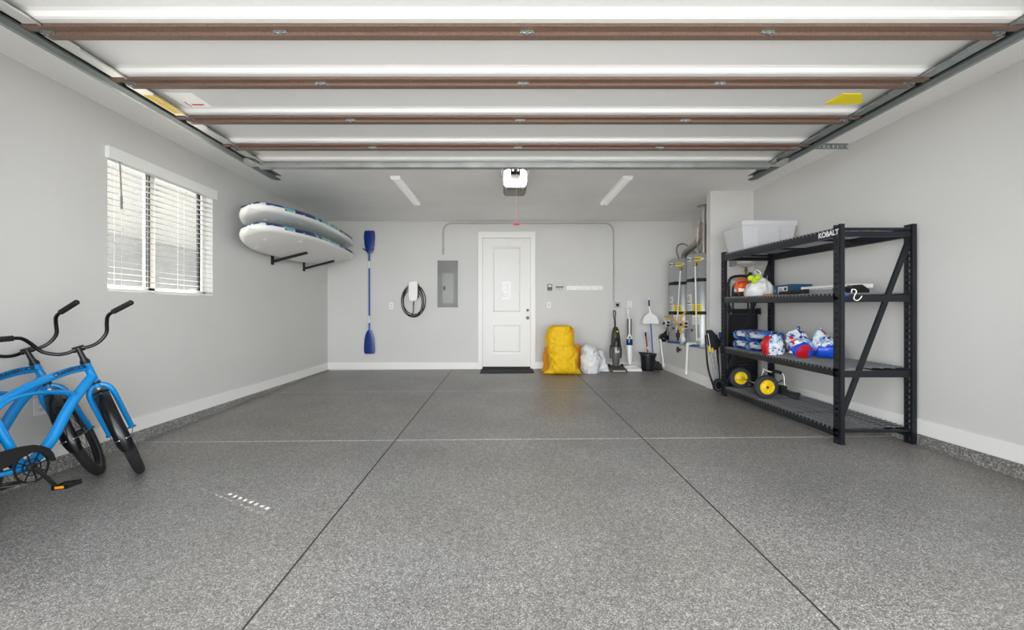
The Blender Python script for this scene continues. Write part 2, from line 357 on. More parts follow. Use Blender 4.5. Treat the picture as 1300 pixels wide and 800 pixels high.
# ============================================================ OUTSIDE (seen through the blind)
FEN = mat('stucco_wall', (104, 104, 103), .9, bump=.4, bscale=12, var=.15, vscale=3)
t = thing('garden_wall', 'grey garden wall seen through the blind slats outside the window', 'wall', (-5.9, 7, -.02))
obj('masonry', B(-6.0, -5.8, 3.0, 13.5, -.02, Zr(1.15)), FEN, t); obj('coping', B(-6.01, -5.79, 3.0, 13.5, Zr(1.15), Zr(1.18)), FEN, t)
t = thing('neighbouring_house', 'pale stucco house wall rising behind the garden wall, seen through the blind', 'house', (-7, 8, -.02)); obj('stucco', B(-8.2, -6.7, 2.0, 15, -.02, Zr(3.1)), mat('pale_stucco', (150, 147, 140), .9, bump=.3, bscale=20), t); obj('eaves', B(-8.3, -6.5, 1.9, 15.1, Zr(3.1), Zr(3.2)), TRIM, t)
b = new(); blob(b, [(-5.1, 7.5, -.02, .25, .25), (-5.1, 7.5, .4, .42, .5), (-5.1, 7.5, .95, .45, .55), (-5.1, 7.5, 1.45, .3, .4), (-5.1, 7.5, 1.62, .05, .05)], 36, .16, 4, 3)
tag(obj('shrub', b, mat('grey_leaves', (120, 122, 112), .9, bump=1, bscale=30, var=.3, vscale=20), smooth=80), 'rounded grey-green shrub outside the window in front of the garden wall', 'shrub')
# ============================================================ BLIND
BL = thing('window_blind', 'white faux-wood slatted window blind on the left wall', 'window blind', (XL, 4.2, WZ0))
obj('valance', B(XL-.02, XL+.035, WY0-.022, WY1+.03, Zr(1.262), Zr(1.36)), WPL, BL, bevel=.006)
b = new(); pitch = .0515; n = 0; zz = Zr(.225); y0, y1 = WY0+.012, WY1-.012; sx0, sx1 = XL-.056, XL+.0055
hy0, hy1 = 3.632, 3.660; hx0, hx1 = -3.282, -3.264
SL = mat('blind_slat', (196, 194, 188), .45); k = 0
while zz < Zr(1.25):
    if 5 <= k <= 12:     # slats whose cord slots line up with the sun
        bx(b, sx0, sx1, y0, hy0, zz, zz+.003); bx(b, sx0, sx1, hy1, y1, zz, zz+.003); bx(b, sx0, hx0, hy0, hy1, zz, zz+.003); bx(b, hx1, sx1, hy0, hy1, zz, zz+.003)
    else: bx(b, sx0, sx1, y0, y1, zz, zz+.003)
    zz += pitch; k += 1
for v in b.verts: v.co.z -= (v.co.x-(sx0+sx1)/2)*.14
obj('slats', b, SL, BL)
obj('bottom_rail', B(XL-.045, XL+.004, y0, y1, Zr(.182), Zr(.203)), WPL, BL, bevel=.003)
b = new()
for y in (3.70, 4.05, 4.42, 4.78):
    for x in (sx0-.001, sx1+.001): tube(b, [(x, y, Zr(.2)), (x, y, Zr(1.27))], .0013, 5)
obj('ladder_cord', b, WPL, BL)
b = new(); tube(b, [(XL+.022, 3.665, Zr(1.262)), (XL+.026, 3.675, Zr(.98))], .005, 8); tube(b, [(XL+.026, 3.675, Zr(.98)), (XL+.027, 3.676, Zr(.87))], .009, 8)
obj('tilt_wand', b, mat('grey_acrylic', (140, 140, 138), .3), BL, smooth=True)
# ============================================================ OVERHEAD DOOR
GD = thing('overhead_garage_door', 'white-backed sectional overhead garage door with brown rails, open below the ceiling', 'garage door', (.1, 1.6, Zr(1.4)))
DX0, DX1 = -2.35, 2.55
J = [2.18, 2.665, 3.175, 3.70]
def sec_prof(ya, yb, zoff=0):
    """underside of one section: flat sheet with a rounded rib before the next rail"""
    z = Zr(1.44)
    return [(ya, z), (yb-.125, z), (yb-.105, z-.006), (yb-.092, z-.024), (yb-.078, z-.028), (yb-.045, z-.026), (yb-.045, z+.02), (ya, z+.02)]
ends = [1.70]+J+[4.13]
for i in range(5):
    ya, yb = ends[i]+(.048 if i else 0), ends[i+1]
    b = new(); prism(b, sec_prof(ya, yb), DX0+.01, DX1-.01, 'yz')
    obj('door_section', b, INSUL, GD)
    for s, xa, xb in ((-1, DX0, DX0+.09), (1, DX1-.09, DX1)):      # end stiles
        b = new(); bx(b, xa, xb, ya, yb-.05, Zr(1.408), Zr(1.412)); bx(b, xa if s < 0 else xb-.003, xa+.003 if s < 0 else xb, ya, yb-.05, Zr(1.408), Zr(1.45))
        bx(b, xb-.003 if s < 0 else xa, xb if s < 0 else xa+.003, ya+.1, yb-.05, Zr(1.395), Zr(1.412))
        obj('end_stile', b, GALV if s > 0 else ZINC, GD)
for j in J:
    b = new(); bx(b, DX0-.02, DX1, j-.04, j, Zr(1.402), Zr(1.424)); obj('section_rail', b, BROWN, GD, bevel=.002)
    b = new(); bx(b, DX0+.05, DX1-.06, j+.005, j+.045, Zr(1.386), Zr(1.43)); obj('section_rail', b, BROWN, GD, bevel=.002)
    for x in (DX0+.07, -1.12, .11, 1.31, DX1-.09):
        b = new(); bx(b, x-.032, x+.032, j-.010, j+.002, Zr(1.399), Zr(1.402)); bx(b, x-.007, x+.007, j-.008, j+.006, Zr(1.384), Zr(1.402)); bx(b, x-.03, x-.02, j-.006, j+.005, Zr(1.390), Zr(1.402)); bx(b, x+.02, x+.03, j-.006, j+.005, Zr(1.390), Zr(1.402))
        tube(b, [(x-.035, j+.002, Zr(1.397)), (x+.035, j+.002, Zr(1.397))], .004, 8)
        obj('hinge', b, GALV, GD)
    for s, x in ((-1, DX0), (1, DX1)):
        b = new(); tube(b, [(x+s*-.03, j, Zr(1.415)), (x+s*.03, j, Zr(1.425))], .006, 8); tube(b, [(x+s*.028, j, Zr(1.425)), (x+s*.055, j, Zr(1.425))], .021, 14)
        obj('roller', b, BLK, GD, smooth=True)
b = new(); prism(b, [(4.12, Zr(1.426)), (4.12, Zr(1.37)), (4.16, Zr(1.362)), (4.165, Zr(1.37)), (4.128, Zr(1.378)), (4.128, Zr(1.426))], DX0+.03, DX1-.05, 'yz')
obj('top_strut', b, mat('milled_strut', (176, 178, 176), .35, .75, var=.18, vscale=4), GD)
for s, x in ((-1, DX0), (1, DX1)):
    b = new(); bx(b, x-.06, x+.06, 4.02, 4.14, Zr(1.382), Zr(1.386)); bx(b, x-.05, x-.04, 4.04, 4.12, Zr(1.382), Zr(1.45)); tube(b, [(x, 4.10, Zr(1.40)), (x+s*.05, 4.10, Zr(1.41))], .007, 8); bx(b, x+s*.0-.02, x+s*.0+.02, 3.96, 4.04, Zr(1.375), Zr(1.40))
    obj('top_fixture', b, ZINC, GD)
YT = mat('yellow_tag', (236, 200, 20), .5)
obj('warning_label', B(-2.335, -2.255, 2.83, 3.09, Zr(1.4055), Zr(1.408)), YT, GD)
b = new(); bx(b, -2.23, -2.05, 2.86, 3.06, Zr(1.437), Zr(1.4398)); lab = obj('warning_label', b, WPL, GD)
b = new(); bx(b, -2.16, -2.08, 3.01, 3.03, Zr(1.436), Zr(1.437)); bx(b, -2.19, -2.18, 2.98, 3.05, Zr(1.436), Zr(1.437)); obj('red_print', b, mat('red_print', (200, 60, 40), .5), lab)
prism(b := new(), [(2.20, 3.01), (2.22, 2.87), (2.34, 2.87), (2.44, 2.975), (2.40, 3.01)], Zr(1.433), Zr(1.4398), 'xy'); obj('warning_label', b, mat('lemon_tag', (232, 214, 20), .5), GD)
# tracks
for s, x, lab_ in ((-1, -2.372, 'left galvanised steel door track running back under the ceiling on the window side'), (1, 2.572, 'right galvanised steel door track running back under the ceiling on the shelving side')):
    t = thing('door_track', lab_, 'door track', (x, 3, Zr(1.4)), group=None)
    o_ = s*.03; ye = 4.62; ys = 1.62
    prof = [(0, 0), (.03, 0), (.034, .012), (.03, .0), (0, 0)]
    b = new()
    def rb(xa, xb, za, zb, ya=ys, yb=ye): bx(b, min(x+s*xa, x+s*xb), max(x+s*xa, x+s*xb), ya, yb, Zr(za), Zr(zb))
    rb(.0, .05, 1.398, 1.401); rb(.05, .053, 1.398, 1.452); rb(.0, .05, 1.449, 1.452); rb(-.003, 0, 1.398, 1.41); rb(-.003, 0, 1.44, 1.452)
    rb(.016, .034, 1.4015, 1.406)
    obj('channel', b, GALVD, t)
    b = new()
    rb(.054, .058, 1.40, 1.47); rb(.054, .09, 1.405, 1.409)
    obj('support_angle', b, GALV, t)
    for y in (2.3, 3.45, 4.55):
        b = new()
        bx(b, min(x+s*.055, x+s*.06), max(x+s*.055, x+s*.06), y-.018, y+.018, Zr(1.42), ZC)
        obj('hanger_strap', b, GALV, t)
b = new()
for k in range(7): bx(b, 2.70+k*.04, 2.73+k*.04, 3.80, 3.803, Zr(1.43), Zr(1.46))
bx(b, 2.69, 2.985, 3.80, 3.803, Zr(1.458), Zr(1.47)); bx(b, 2.69, 2.985, 3.80, 3.803, Zr(1.422), Zr(1.432)); bx(b, 2.69, 2.985, 3.80, 3.83, Zr(1.468), Zr(1.471)); bx(b, 2.69, 2.725, 3.80, 3.803, Zr(1.43), ZC)
tag(obj('perforated_bracket', b, GALV), 'short punched steel bracket sticking out beside the right door track', 'bracket')
# opener
OP = thing('garage_door_opener', 'white and grey garage door opener with lit lens hanging from the ceiling', 'garage door opener', (.115, 5.0, Zr(1.42)))
b = new(); prism(b, [(-.135, 1.44), (-.11, 1.405), (.11, 1.405), (.135, 1.44), (.135, 1.575), (.10, 1.605), (-.10, 1.605), (-.135, 1.575)], 4.92, 5.28, 'xz', TR(.115, 0, CZ))
obj('housing', b, mat('opener_grey', (128, 126, 120), .5), OP, bevel=.008)
b = new(); prism(b, [(-.128, 1.445), (-.10, 1.425), (.10, 1.425), (.128, 1.445), (.128, 1.57), (.095, 1.595), (-.095, 1.595), (-.128, 1.57)], 4.855, 4.922, 'xz', TR(.115, 0, CZ))
obj('light_lens', b, mat('lit_lens', (255, 253, 246), .4, emit=9), OP, bevel=.014)
b = new()
for k in range(6): bx(b, .03+k*.028, .05+k*.028, 4.94, 5.0, Zr(1.402), Zr(1.406))
obj('vent_slots', b, BLK, OP)
b = new()
for x in (-.035, .265):
    bx(b, x-.015, x+.015, 5.02, 5.023, Zr(1.56), ZC); bx(b, x-.015, x-.012, 5.02, 5.05, Zr(1.56), ZC)
bx(b, -.05, .28, 5.02, 5.05, Zr(1.606), Zr(1.609)); obj('hanger_bracket', b, GALV, OP)
b = new(); bx(b, .095, .135, 1.6, 4.9, Zr(1.50), Zr(1.545)); obj('rail', b, GALVD, OP)
b = new(); bx(b, .075, .155, 4.62, 4.80, Zr(1.46), Zr(1.50)); bx(b, .06, .08, 4.66, 4.88, Zr(1.47), Zr(1.54)); bx(b, .15, .165, 4.66, 4.88, Zr(1.47), Zr(1.54)); obj('trolley', b, BLK, OP)
b = T([(.115, 4.40, Zr(1.5)), (.115, 4.40, Zr(.86))], .0016, 6)
t = thing('release_cord', 'thin red emergency release cord with red handle hanging under the opener', 'cord', (.115, 4.40, Zr(.86)))
RED = mat('red_handle', (190, 30, 28), .4)
obj('cord', b, mat('cord_pale', (214, 150, 140), .6), t)
b = new(); tube(b, [(.095, 4.40, Zr(.893)), (.135, 4.40, Zr(.893))], .011, 10); tube(b, [(.085, 4.40, Zr(.887)), (.145, 4.40, Zr(.887))], .006, 8); obj('handle', b, RED, t, smooth=True)
# LED fixtures
for x, lb in ((-1.343, 'left'), (1.51, 'right')):
    t = thing('ceiling_light', 'slim white strip light on the ceiling, the %s of the pair' % ('one nearer the window wall,' if x < 0 else 'one nearer the water heaters,'), 'ceiling light', (x, 6, ZC), group='strip lights')
    t['label'] = 'slim white ceiling strip light on the side nearer the window wall' if x < 0 else 'slim white ceiling strip light on the side nearer the water heaters'
    b = new(); prism(b, [(-.062, 0), (-.062, -.02), (-.05, -.05), (.05, -.05), (.062, -.02), (.062, 0)], 5.35, 5.375, 'xz', TR(x, 0, ZC)); prism(b, [(-.062, 0), (-.062, -.02), (-.05, -.05), (.05, -.05), (.062, -.02), (.062, 0)], 6.61, 6.635, 'xz', TR(x, 0, ZC)); bx(b, x-.06, x+.06, 5.375, 6.61, ZC-.012, ZC)
    obj('housing', b, WPL, t, bevel=.003)
    b = new(); prism(b, [(-.055, -.012), (-.05, -.035), (-.03, -.047), (.03, -.047), (.05, -.035), (.055, -.012)], 5.3755, 6.6095, 'xz', TR(x, 0, ZC))
    obj('diffuser', b, mat('strip_diffuser', (235, 235, 233), .4, emit=.1), t)
# ============================================================ BACK WALL THINGS
def bw(x, y, d=YB): return (x-CX)/F*d, CZ+(CY-y)/F*d
def bwbox(b, xa, xb, ya, yb, y0, y1):
    X0, Z0 = bw(xa, yb); X1, Z1 = bw(xb, ya); return bx(b, X0, X1, y0, y1, Z0, Z1)
# paddle
t = thing('kayak_paddle', 'long blue double-bladed paddle hanging upright on the back wall', 'paddle', (*[bw(469.7, 372)[0], YB-.05], bw(469.7, 449)[1]))
def blade(yt, yb, flip):
    b = new(); x0 = 470.0
    prof = [(0, .30), (.12, .62), (.35, .88), (.7, 1.0), (.92, .98), (1.0, .8)]
    hw = 7.0/69.2; n = 14
    L = []; R_ = []
    for i in range(n+1):
        t_ = i/n
        for (a, va), (c, vc) in zip(prof, prof[1:]):
            if a <= t_ <= c: wv = va+(vc-va)*(t_-a)/(c-a); break
        y = yb+(yt-yb)*t_ if not flip else yt+(yb-yt)*t_
        X, Z = bw(x0, y); L.append((X-hw*wv, Z)); R_.append((X+hw*wv, Z))
    rows = []
    for (l, r_) in zip(L, R_):
        row = []
        for k in range(7):
            u = k/6; row.append((l[0]+(r_[0]-l[0])*u, YB-.045-.012*(1-(2*u-1)**2), l[1]))
        rows.append(row)
    for dy in (0, .006):
        pass
    V = [[b.verts.new(p) for p in row] for row in rows]; V2 = [[b.verts.new((p[0], p[1]+.008, p[2])) for p in row] for row in rows]
    for A, C in zip(V, V[1:]):
        for k in range(6): b.faces.new((A[k], A[k+1], C[k+1], C[k]))
    for A, C in zip(V2, V2[1:]):
        for k in range(6): b.faces.new((A[k], C[k], C[k+1], A[k+1]))
    for i in range(n):
        b.faces.new((V[i][0], V[i+1][0], V2[i+1][0], V2[i][0])); b.faces.new((V[i][6], V2[i][6], V2[i+1][6], V[i+1][6]))
    for k in range(6):
        b.faces.new((V[0][k], V2[0][k], V2[0][k+1], V[0][k+1])); b.faces.new((V[n][k], V[n][k+1], V2[n][k+1], V2[n][k]))
    return b
obj('blade', blade(293.5, 322.7, False), PADB, t, smooth=30); obj('blade', blade(419, 449, True), PADB, t, smooth=30)
X, Za = bw(469.6, 318); _, Zb = bw(469.6, 424)
sh = obj('shaft', T([(X, YB-.045, Za), (X+.005, YB-.045, Zb)], .0155, 14), mat('shaft_blue', (24, 84, 150), .35), t, smooth=True)
for yy in (332, 401): obj('sticker', T([(X+.002, YB-.047, bw(0, yy)[1]), (X+.003, YB-.047, bw(0, yy+9)[1])], .0166, 14), WPL, sh, smooth=True)
b = new(); Zh = bw(0, 318.5)[1]
for s in (-1, 1):
    tube(b, cr([(X+s*.035, YB, Zh+.01), (X+s*.05, YB-.05, Zh), (X+s*.085, YB-.085, Zh+.02), (X+s*.10, YB-.09, Zh+.028)], 5), .010, 8)
bx(b, X-.06, X+.06, YB-.008, YB, Zh-.02, Zh+.03)
tag(obj('paddle_hook', b, BLK, smooth=True), 'black double hook on the back wall holding the blue paddle', 'hook')
# charger
X0, Z1 = bw(520, 357.5); X1, Z0 = bw(531.4, 382)
t = thing('car_charger', 'white wall-mounted car charger with coiled black cable', 'car charger', ((X0+X1)/2, YB, Z0))
xm = (X0+X1)/2; h = (X1-X0)/2
b = new(); prism(b, [(-h*.78, Z0), (-h*.5, Z0-.006), (h*.5, Z0-.006), (h*.78, Z0), (h, Z0+.09), (h, Z1-.02), (h*.85, Z1), (-h*.85, Z1), (-h, Z1-.02), (-h, Z0+.09)], YB-.11, YB, 'xz', TR(xm, 0, 0))
body = obj('body', b, WPL, t, bevel=.01)
obj('side_grip', B(xm+h-.004, xm+h+.012, YB-.08, YB-.01, Z0+.05, Z1-.06), mat('dark_grey_plastic', (60, 60, 62), .4), t)
b = new()
for i in range(5):
    cxp, cyp = (525.2, 524.2, 526.6, 524.8, 526.0)[i], (382.5, 383.6, 381.6, 384.4, 383)[i]; rx, ry = ((15.4, 14.0, 14.4, 12.0, 12.6)[i])/69.2, ((20.3, 18.6, 17.6, 16.4, 19.4)[i])/69.2
    X, Z = bw(cxp, cyp); tube(b, [(X+rx*math.sin(a*PI/18), YB-.02-.014*i, Z+ry*math.cos(a*PI/18)*(1 if math.cos(a*PI/18) < 0 else 1.05)) for a in range(36)], .0068, 8, closed=True)
tube(b, cr([(xm+.01, YB-.06, Z0), (xm+.005, YB-.07, Z0-.09), (xm+.0, YB-.07, Z0-.19), (xm-.03, YB-.06, Z0-.27)], 6), .0085, 8)
obj('cable', b, BLK, t, smooth=True)
obj('plug', B(xm-.035, xm+.005, YB-.10, YB-.055, Z0-.03, Z0+.006), GWPL, t, bevel=.006)
# outlets and switches
def plate(name, label, cat, x0, x1, y0, y1, group=None, kind='outlet'):
    X0, Z0 = bw(x0, y1); X1, Z1 = bw(x1, y0)
    t = thing(name, label, cat, ((X0+X1)/2, YB, Z0)); obj('face_plate', B(X0, X1, YB-.006, YB, Z0, Z1), WPL, t, bevel=.002)
    xm, zm = (X0+X1)/2, (Z0+Z1)/2
    if kind == 'outlet':
        for s in (-1, 1):
            r = obj('socket', B(xm-.016, xm+.016, YB-.0085, YB-.005, zm+s*.024-.013, zm+s*.024+.013), GWPL, t, bevel=.003)
            b = new(); bx(b, xm-.008, xm-.005, YB-.0095, YB-.008, zm+s*.024-.004, zm+s*.024+.006); bx(b, xm+.005, xm+.008, YB-.0095, YB-.008, zm+s*.024-.004, zm+s*.024+.006); obj('slot', b, BLK, r)
    else: obj('rocker', B(xm-.016, xm+.016, YB-.011, YB-.005, zm-.032, zm+.032), GWPL, t, bevel=.003)
plate('wall_outlet', 'white outlet plate on the back wall between the blue paddle and the charger', 'outlet', 494.4, 499.2, 384, 392.5)
plate('light_switch', 'white light switch on the back wall below the black keypad', 'light switch', 694.6, 699.2, 383.7, 391, kind='switch')
plate('wall_outlet', 'white outlet plate on the back wall behind the top of the white floor cleaner', 'outlet', 797, 802, 382.5, 390)
# outlet on left wall behind the bikes
t = thing('wall_outlet', 'white outlet plate on the left wall behind the two blue bicycles', 'outlet', (XL, 3.05, Zr(-.70)))
obj('face_plate', B(XL, XL+.006, 3.012, 3.095, Zr(-.715), Zr(-.595)), WPL, t, bevel=.002); 
for z in (-.69, -.645): obj('socket', B(XL+.006, XL+.0085, 3.038, 3.07, Zr(z), Zr(z+.025)), GWPL, t)
# electrical panel
X0, Z1 = bw(555.2, 330.6); X1, Z0 = bw(581.8, 390.7)
PG = mat('panel_grey', (112, 113, 110), .45, .3, var=.1, vscale=4)
t = thing('breaker_box', 'grey metal breaker panel set in the back wall left of the door', 'breaker panel', ((X0+X1)/2, YB, Z0))
b = new(); bx(b, X0, X1, YB-.008, YB-.0005, Z0, Z1); obj('cover', b, PG, t, bevel=.002)
b = new()
for (a, c_, e, f) in ((X0, X0+.006, Z0, Z1), (X1-.006, X1, Z0, Z1), (X0, X1, Z1-.006, Z1), (X0, X1, Z0, Z0+.006)): bx(b, a, c_, YB-.018, YB-.0005, e, f)
obj('rim', b, mat('panel_rim', (190, 190, 186), .4, .3), t)
a0, c1 = bw(561.8, 347); a1, c0 = bw(576, 385)
d_ = obj('panel_door', B(a0, a1, YB-.013, YB-.008, c0, c1), mat('panel_door_grey', (122, 123, 120), .4, .4), t, bevel=.003)
b = new(); bx(b, a0+.015, a0+.055, YB-.017, YB-.013, c0+.24, c0+.31); tube(b, [(a0+.035, YB-.013, c0+.28), (a0+.035, YB-.026, c0+.28)], .013, 12); obj('latch', b, mat('dark_latch', (70, 68, 66), .4, .5), d_)
b = new()
for x in (X0+.02, X1-.02):
    for z in (Z0+.025, (Z0+Z1)/2, Z1-.025): tube(b, [(x, YB-.008, z), (x, YB-.013, z)], .007, 10)
b.free()
for x in (X0+.02, X1-.02):
    for z in (Z0+.025, (Z0+Z1)/2, Z1-.025): obj('screw', T([(x, YB-.008, z), (x, YB-.013, z)], .007, 10), mat('dark_screw', (60, 60, 60), .4, .8), t)
# conduit
zc = CZ+(CY-283.4)/69.4; xl = (562.6-CX)/69.4; xr = (779.0-CX)/69.4
t = thing('electrical_conduit', 'grey metal conduit along the top of the back wall and down beside the door', 'conduit', (xl, YB, zc))
b = new(); r_ = .16
arc1 = [(xl+r_-r_*math.cos(a*PI/16), YB-.022, zc-r_+r_*math.sin(a*PI/16)) for a in range(9)]
arc2 = [(xr-r_+r_*math.sin(a*PI/16), YB-.022, zc-r_+r_*math.cos(a*PI/16)) for a in range(9)]
CON = mat('conduit_paint', (176, 175, 172), .4, .3)
obj('tube', tube(b, [(xl, YB-.022, CZ+(CY-316)/69.4)]+arc1+arc2+[(xr, YB-.022, CZ+(CY-383)/69.4)], .0125, 12), CON, t, smooth=True)
b = new(); tube(b, [(xl, YB-.022, CZ+(CY-315)/69.4), (xl, YB-.022, CZ+(CY-322.5)/69.4)], .019, 12); bx(b, xl-.018, xl+.018, YB-.04, YB, CZ+(CY-323)/69.4, CZ+(CY-317)/69.4); obj('end_fitting', b, CON, t)
for x in (-.6, .75, 1.35, 1.6): obj('strap', T([(x-.015, YB-.022, zc), (x+.015, YB-.022, zc)], .0165, 10), CON, t)
for x, z in ((xr, Zr(1.2)), (xr, Zr(.7)), (xl, Zr(1.37))): obj('strap', T([(x, YB-.022, z), (x, YB-.022, z+.02)], .0165, 10), CON, t)
X0, Z1 = bw(778.7, 383.5); X1, Z0 = bw(787.3, 391.2)
t = thing('surface_outlet_box', 'square metal outlet box with round black socket under the conduit', 'outlet', ((X0+X1)/2, YB, Z0))
obj('box', B(X0, X1, YB-.05, YB, Z0, Z1), mat('box_paint', (186, 185, 181), .4, .2), t, bevel=.012)
obj('socket', lathe(new(), [(.030, 0), (.030, .006), (.022, .008), (.001, .008)], TR((X0+X1)/2, YB-.05, (Z0+Z1)/2) @ RX(PI/2), 20), BLKM, t, smooth=True)
# keypad, key rack, coat rack
X0, Z1 = bw(695, 361); X1, Z0 = bw(700.8, 369)
t = thing('wall_keypad', 'small black wall console for the garage door, right of the white door', 'wall console', ((X0+X1)/2, YB, Z0))
obj('housing', B(X0, X1, YB-.022, YB, Z0, Z1), BLK, t, bevel=.006); obj('button', B(X0+.012, X1-.012, YB-.026, YB-.02, Z0+.062, Z1-.012), GWPL, t, bevel=.004); obj('small_buttons', B(X0+.015, X1-.015, YB-.025, YB-.02, Z0+.02, Z0+.03), mat('key_grey', (150, 150, 150), .4), t)
X0, Z1 = bw(705.3, 363.6); X1, Z0 = bw(715.5, 365)
t = thing('key_rack', 'short dark metal rack with three small hooks beside the black console', 'key rack', ((X0+X1)/2, YB, Z0)); KD = mat('dark_bronze', (84, 78, 72), .4, .5)
obj('bar', B(X0, X1, YB-.01, YB, Z0, Z1), KD, t, bevel=.002)
for x in (706.8, 710, 713): 
    X, Z = bw(x, 365); obj('hook', T(cr([(X, YB-.008, Z), (X, YB-.012, Z-.03), (X, YB-.03, Z-.045), (X, YB-.035, Z-.03)], 4), .004, 6), KD, t, smooth=True)
b = T(cr([(bw(704.5, 364)[0], YB-.012, bw(0, 363)[1]), (bw(703.8, 366)[0], YB-.012, bw(0, 365.5)[1]), (bw(705.6, 367.5)[0], YB-.012, bw(0, 367)[1])], 4), .003, 6); obj('wire_loop', b, ZINC, t)
X0, Z1 = bw(719, 363); X1, Z0 = bw(765, 368.2)
t = thing('coat_rack', 'white rail with five folding hooks on the back wall', 'coat rack', ((X0+X1)/2, YB, Z0))
obj('rail', B(X0, X1, YB-.018, YB, Z0, Z1), WPL, t, bevel=.003)
for k in range(5):
    X = X0+.055+k*.132
    b = new(); tube(b, cr([(X-.03, YB-.016, Z1-.01), (X-.005, YB-.03, Z0+.035), (X+.005, YB-.045, Z0+.012), (X+.03, YB-.05, Z0+.03)], 5), .006, 8); tube(b, cr([(X, YB-.016, Z1-.01), (X, YB-.03, Z1+.02), (X-.002, YB-.035, Z1+.045)], 4), .004, 8)
    obj('hook', b, WPL, t, smooth=True)
# ============================================================ SACKS
b = new(); cy = 7.42
def sx(x, d): return (x-CX)/F*d
def sack(name, lab, cat, pts, d, dep, m, seed, floor_y, nz=.022, fold=.02, pw=2.4, par=None, seg=56, thinbase=False):
    """pts: rows of (y_px, xl_px, xr_px) from bottom to top at distance d"""
    rings = []; n = len(pts)
    for i, (y, a, c_) in enumerate(pts):
        X0, X1 = sx(a, d), sx(c_, d); z = CZ+(CY-y)/F*d
        dd = dep*(1 if not thinbase else (.25 if i == 0 else .75 if i == 1 else 1))*(.3 if i == n-1 else 1)
        rings.append(((X0+X1)/2, d+.02*i/n, z, (X1-X0)/2, dd))
    zf = fz(rings[0][0], d)+.012; r0 = rings[0]; rings[0] = (r0[0], r0[1], zf, r0[3], r0[4])
    bb = blob(new(), rings, seg, nz, 7, seed, 5, pw, fold)
    lo = min(v.co.z-fz(v.co.x, v.co.y) for v in bb.verts)
    for v in bb.verts:
        if v.co.z < fz(v.co.x, v.co.y)+.002: v.co.z = fz(v.co.x, v.co.y)+.002
    o = obj(name, bb, m, par, smooth=80)
    if not par: tag(o, lab, cat)
    return o
t = thing('yellow_sack', 'tall stuffed yellow sack standing by the back wall, in front of the others', 'sack', (sx(713, 7.36), 7.36, fz(.9, 7.36)))
sack('body', '', '', [(477, 689.5, 739), (471, 693, 736.5), (463, 696.8, 733.5), (452, 696, 733), (445, 694.5, 731.5), (437, 693.2, 729), (427, 692.5, 727.5), (419, 694, 727), (414.5, 697.5, 724), (412.5, 702, 720)], 7.36, .20, YEL, 3, 478, par=t, thinbase=True, fold=.03)
b = new(); tube(b, cr([px(725, 416, 7.3), px(728.5, 418, 7.26), px(728, 424, 7.24), px(728.6, 434, 7.22)], 5), .006, 6); tube(b, cr([px(724, 415, 7.3), px(727, 420, 7.22), px(725, 426, 7.2)], 5), .012, 6); obj('drawstring', b, ORA, t, smooth=True)
sack('amber_sack', 'darker amber-yellow sack showing behind the tall yellow sack on both sides', 'sack', [(471, 685.5, 742), (464, 688.5, 740), (452, 689, 739.5), (445, 690.5, 738.5), (440, 692, 738), (437.5, 696, 734)], 7.73, .13, ORA, 9, 470, fold=.03)
t = thing('white_sack', 'round crumpled white sack on the floor right of the yellow sacks', 'sack', (sx(749, 7.45), 7.45, fz(1.4, 7.45)))
sack('body', '', '', [(477, 745, 756), (474, 740, 761), (467, 736.8, 762), (457, 736.2, 762.5), (448, 737.5, 760), (441, 739.5, 757), (437, 743, 751.5)], 7.5, .17, WSACK, 21, 477, pw=2.1, fold=.045, par=t)
sack('flopped_white_sack', 'flat folded white sack with pointed corner leaning beside the round white sack', 'sack', [(475, 758, 775.5), (468, 758, 772.5), (460, 758, 769.5), (452, 757.5, 767), (446, 757.5, 765.5), (443.5, 759, 763.5)], 7.62, .07, WSACK, 33, 475, fold=.015)
# ============================================================ VACUUMS etc
d = 7.66; sc = F/d
def zz_(y, d=d): return CZ+(CY-y)/F*d
t = thing('upright_vacuum', 'dark grey upright vacuum cleaner standing by the back wall', 'vacuum cleaner', (sx(782, d), d, fz(1.9, d)))
VG = mat('vacuum_grey', (112, 112, 110), .3, .4); VD = mat('vacuum_bronze', (70, 66, 58), .3, .3)
xc = sx(782, d); zf = fz(xc, d)
b = new(); hexa(b, [(sx(772, d), d-.19, zf), (sx(793, d), d-.19, zf), (sx(792, d), d+.06, zf), (sx(773, d), d+.06, zf), (sx(772.5, d), d-.18, zf+.05), (sx(792.5, d), d-.18, zf+.05), (sx(790, d), d+.05, zf+.10), (sx(775, d), d+.05, zf+.10)]); obj('floor_head', b, VD, t, bevel=.01)
obj('head_trim', B(sx(775, d), sx(790.5, d), d-.195, d-.18, zf+.012, zf+.035), ZINC, t, bevel=.004)
for s in (-1, 1): obj('wheel', T([(xc+s*.10, d+.04, zf+.062), (xc+s*.13, d+.04, zf+.062)], .06, 18), BLK, t, smooth=True)
b = new(); blob(b, [(xc, d, zf+.09, .05, .05), (xc, d, zz_(457), .065, .07), (xc, d, zz_(448), .078, .085), (xc, d, zz_(440.5), .082, .085)], 24, 0, 5); obj('dust_bin', b, VG, t, smooth=30)
b = new(); blob(b, [(xc, d+.01, zz_(440.4), .084, .085), (xc, d+.02, zz_(430), .078, .075), (xc, d+.03, zz_(420), .06, .055), (xc, d+.04, zz_(415), .03, .035)], 24, 0, 5); up = obj('motor_body', b, VD, t, smooth=30)
b = new(); blob(b, [(xc, d-.07, zz_(440.5), .045, .025), (xc, d-.06, zz_(433), .048, .03), (xc, d-.035, zz_(428), .02, .02)], 20, 0, 5); obj('clear_cup', b, BLK, t, smooth=30)
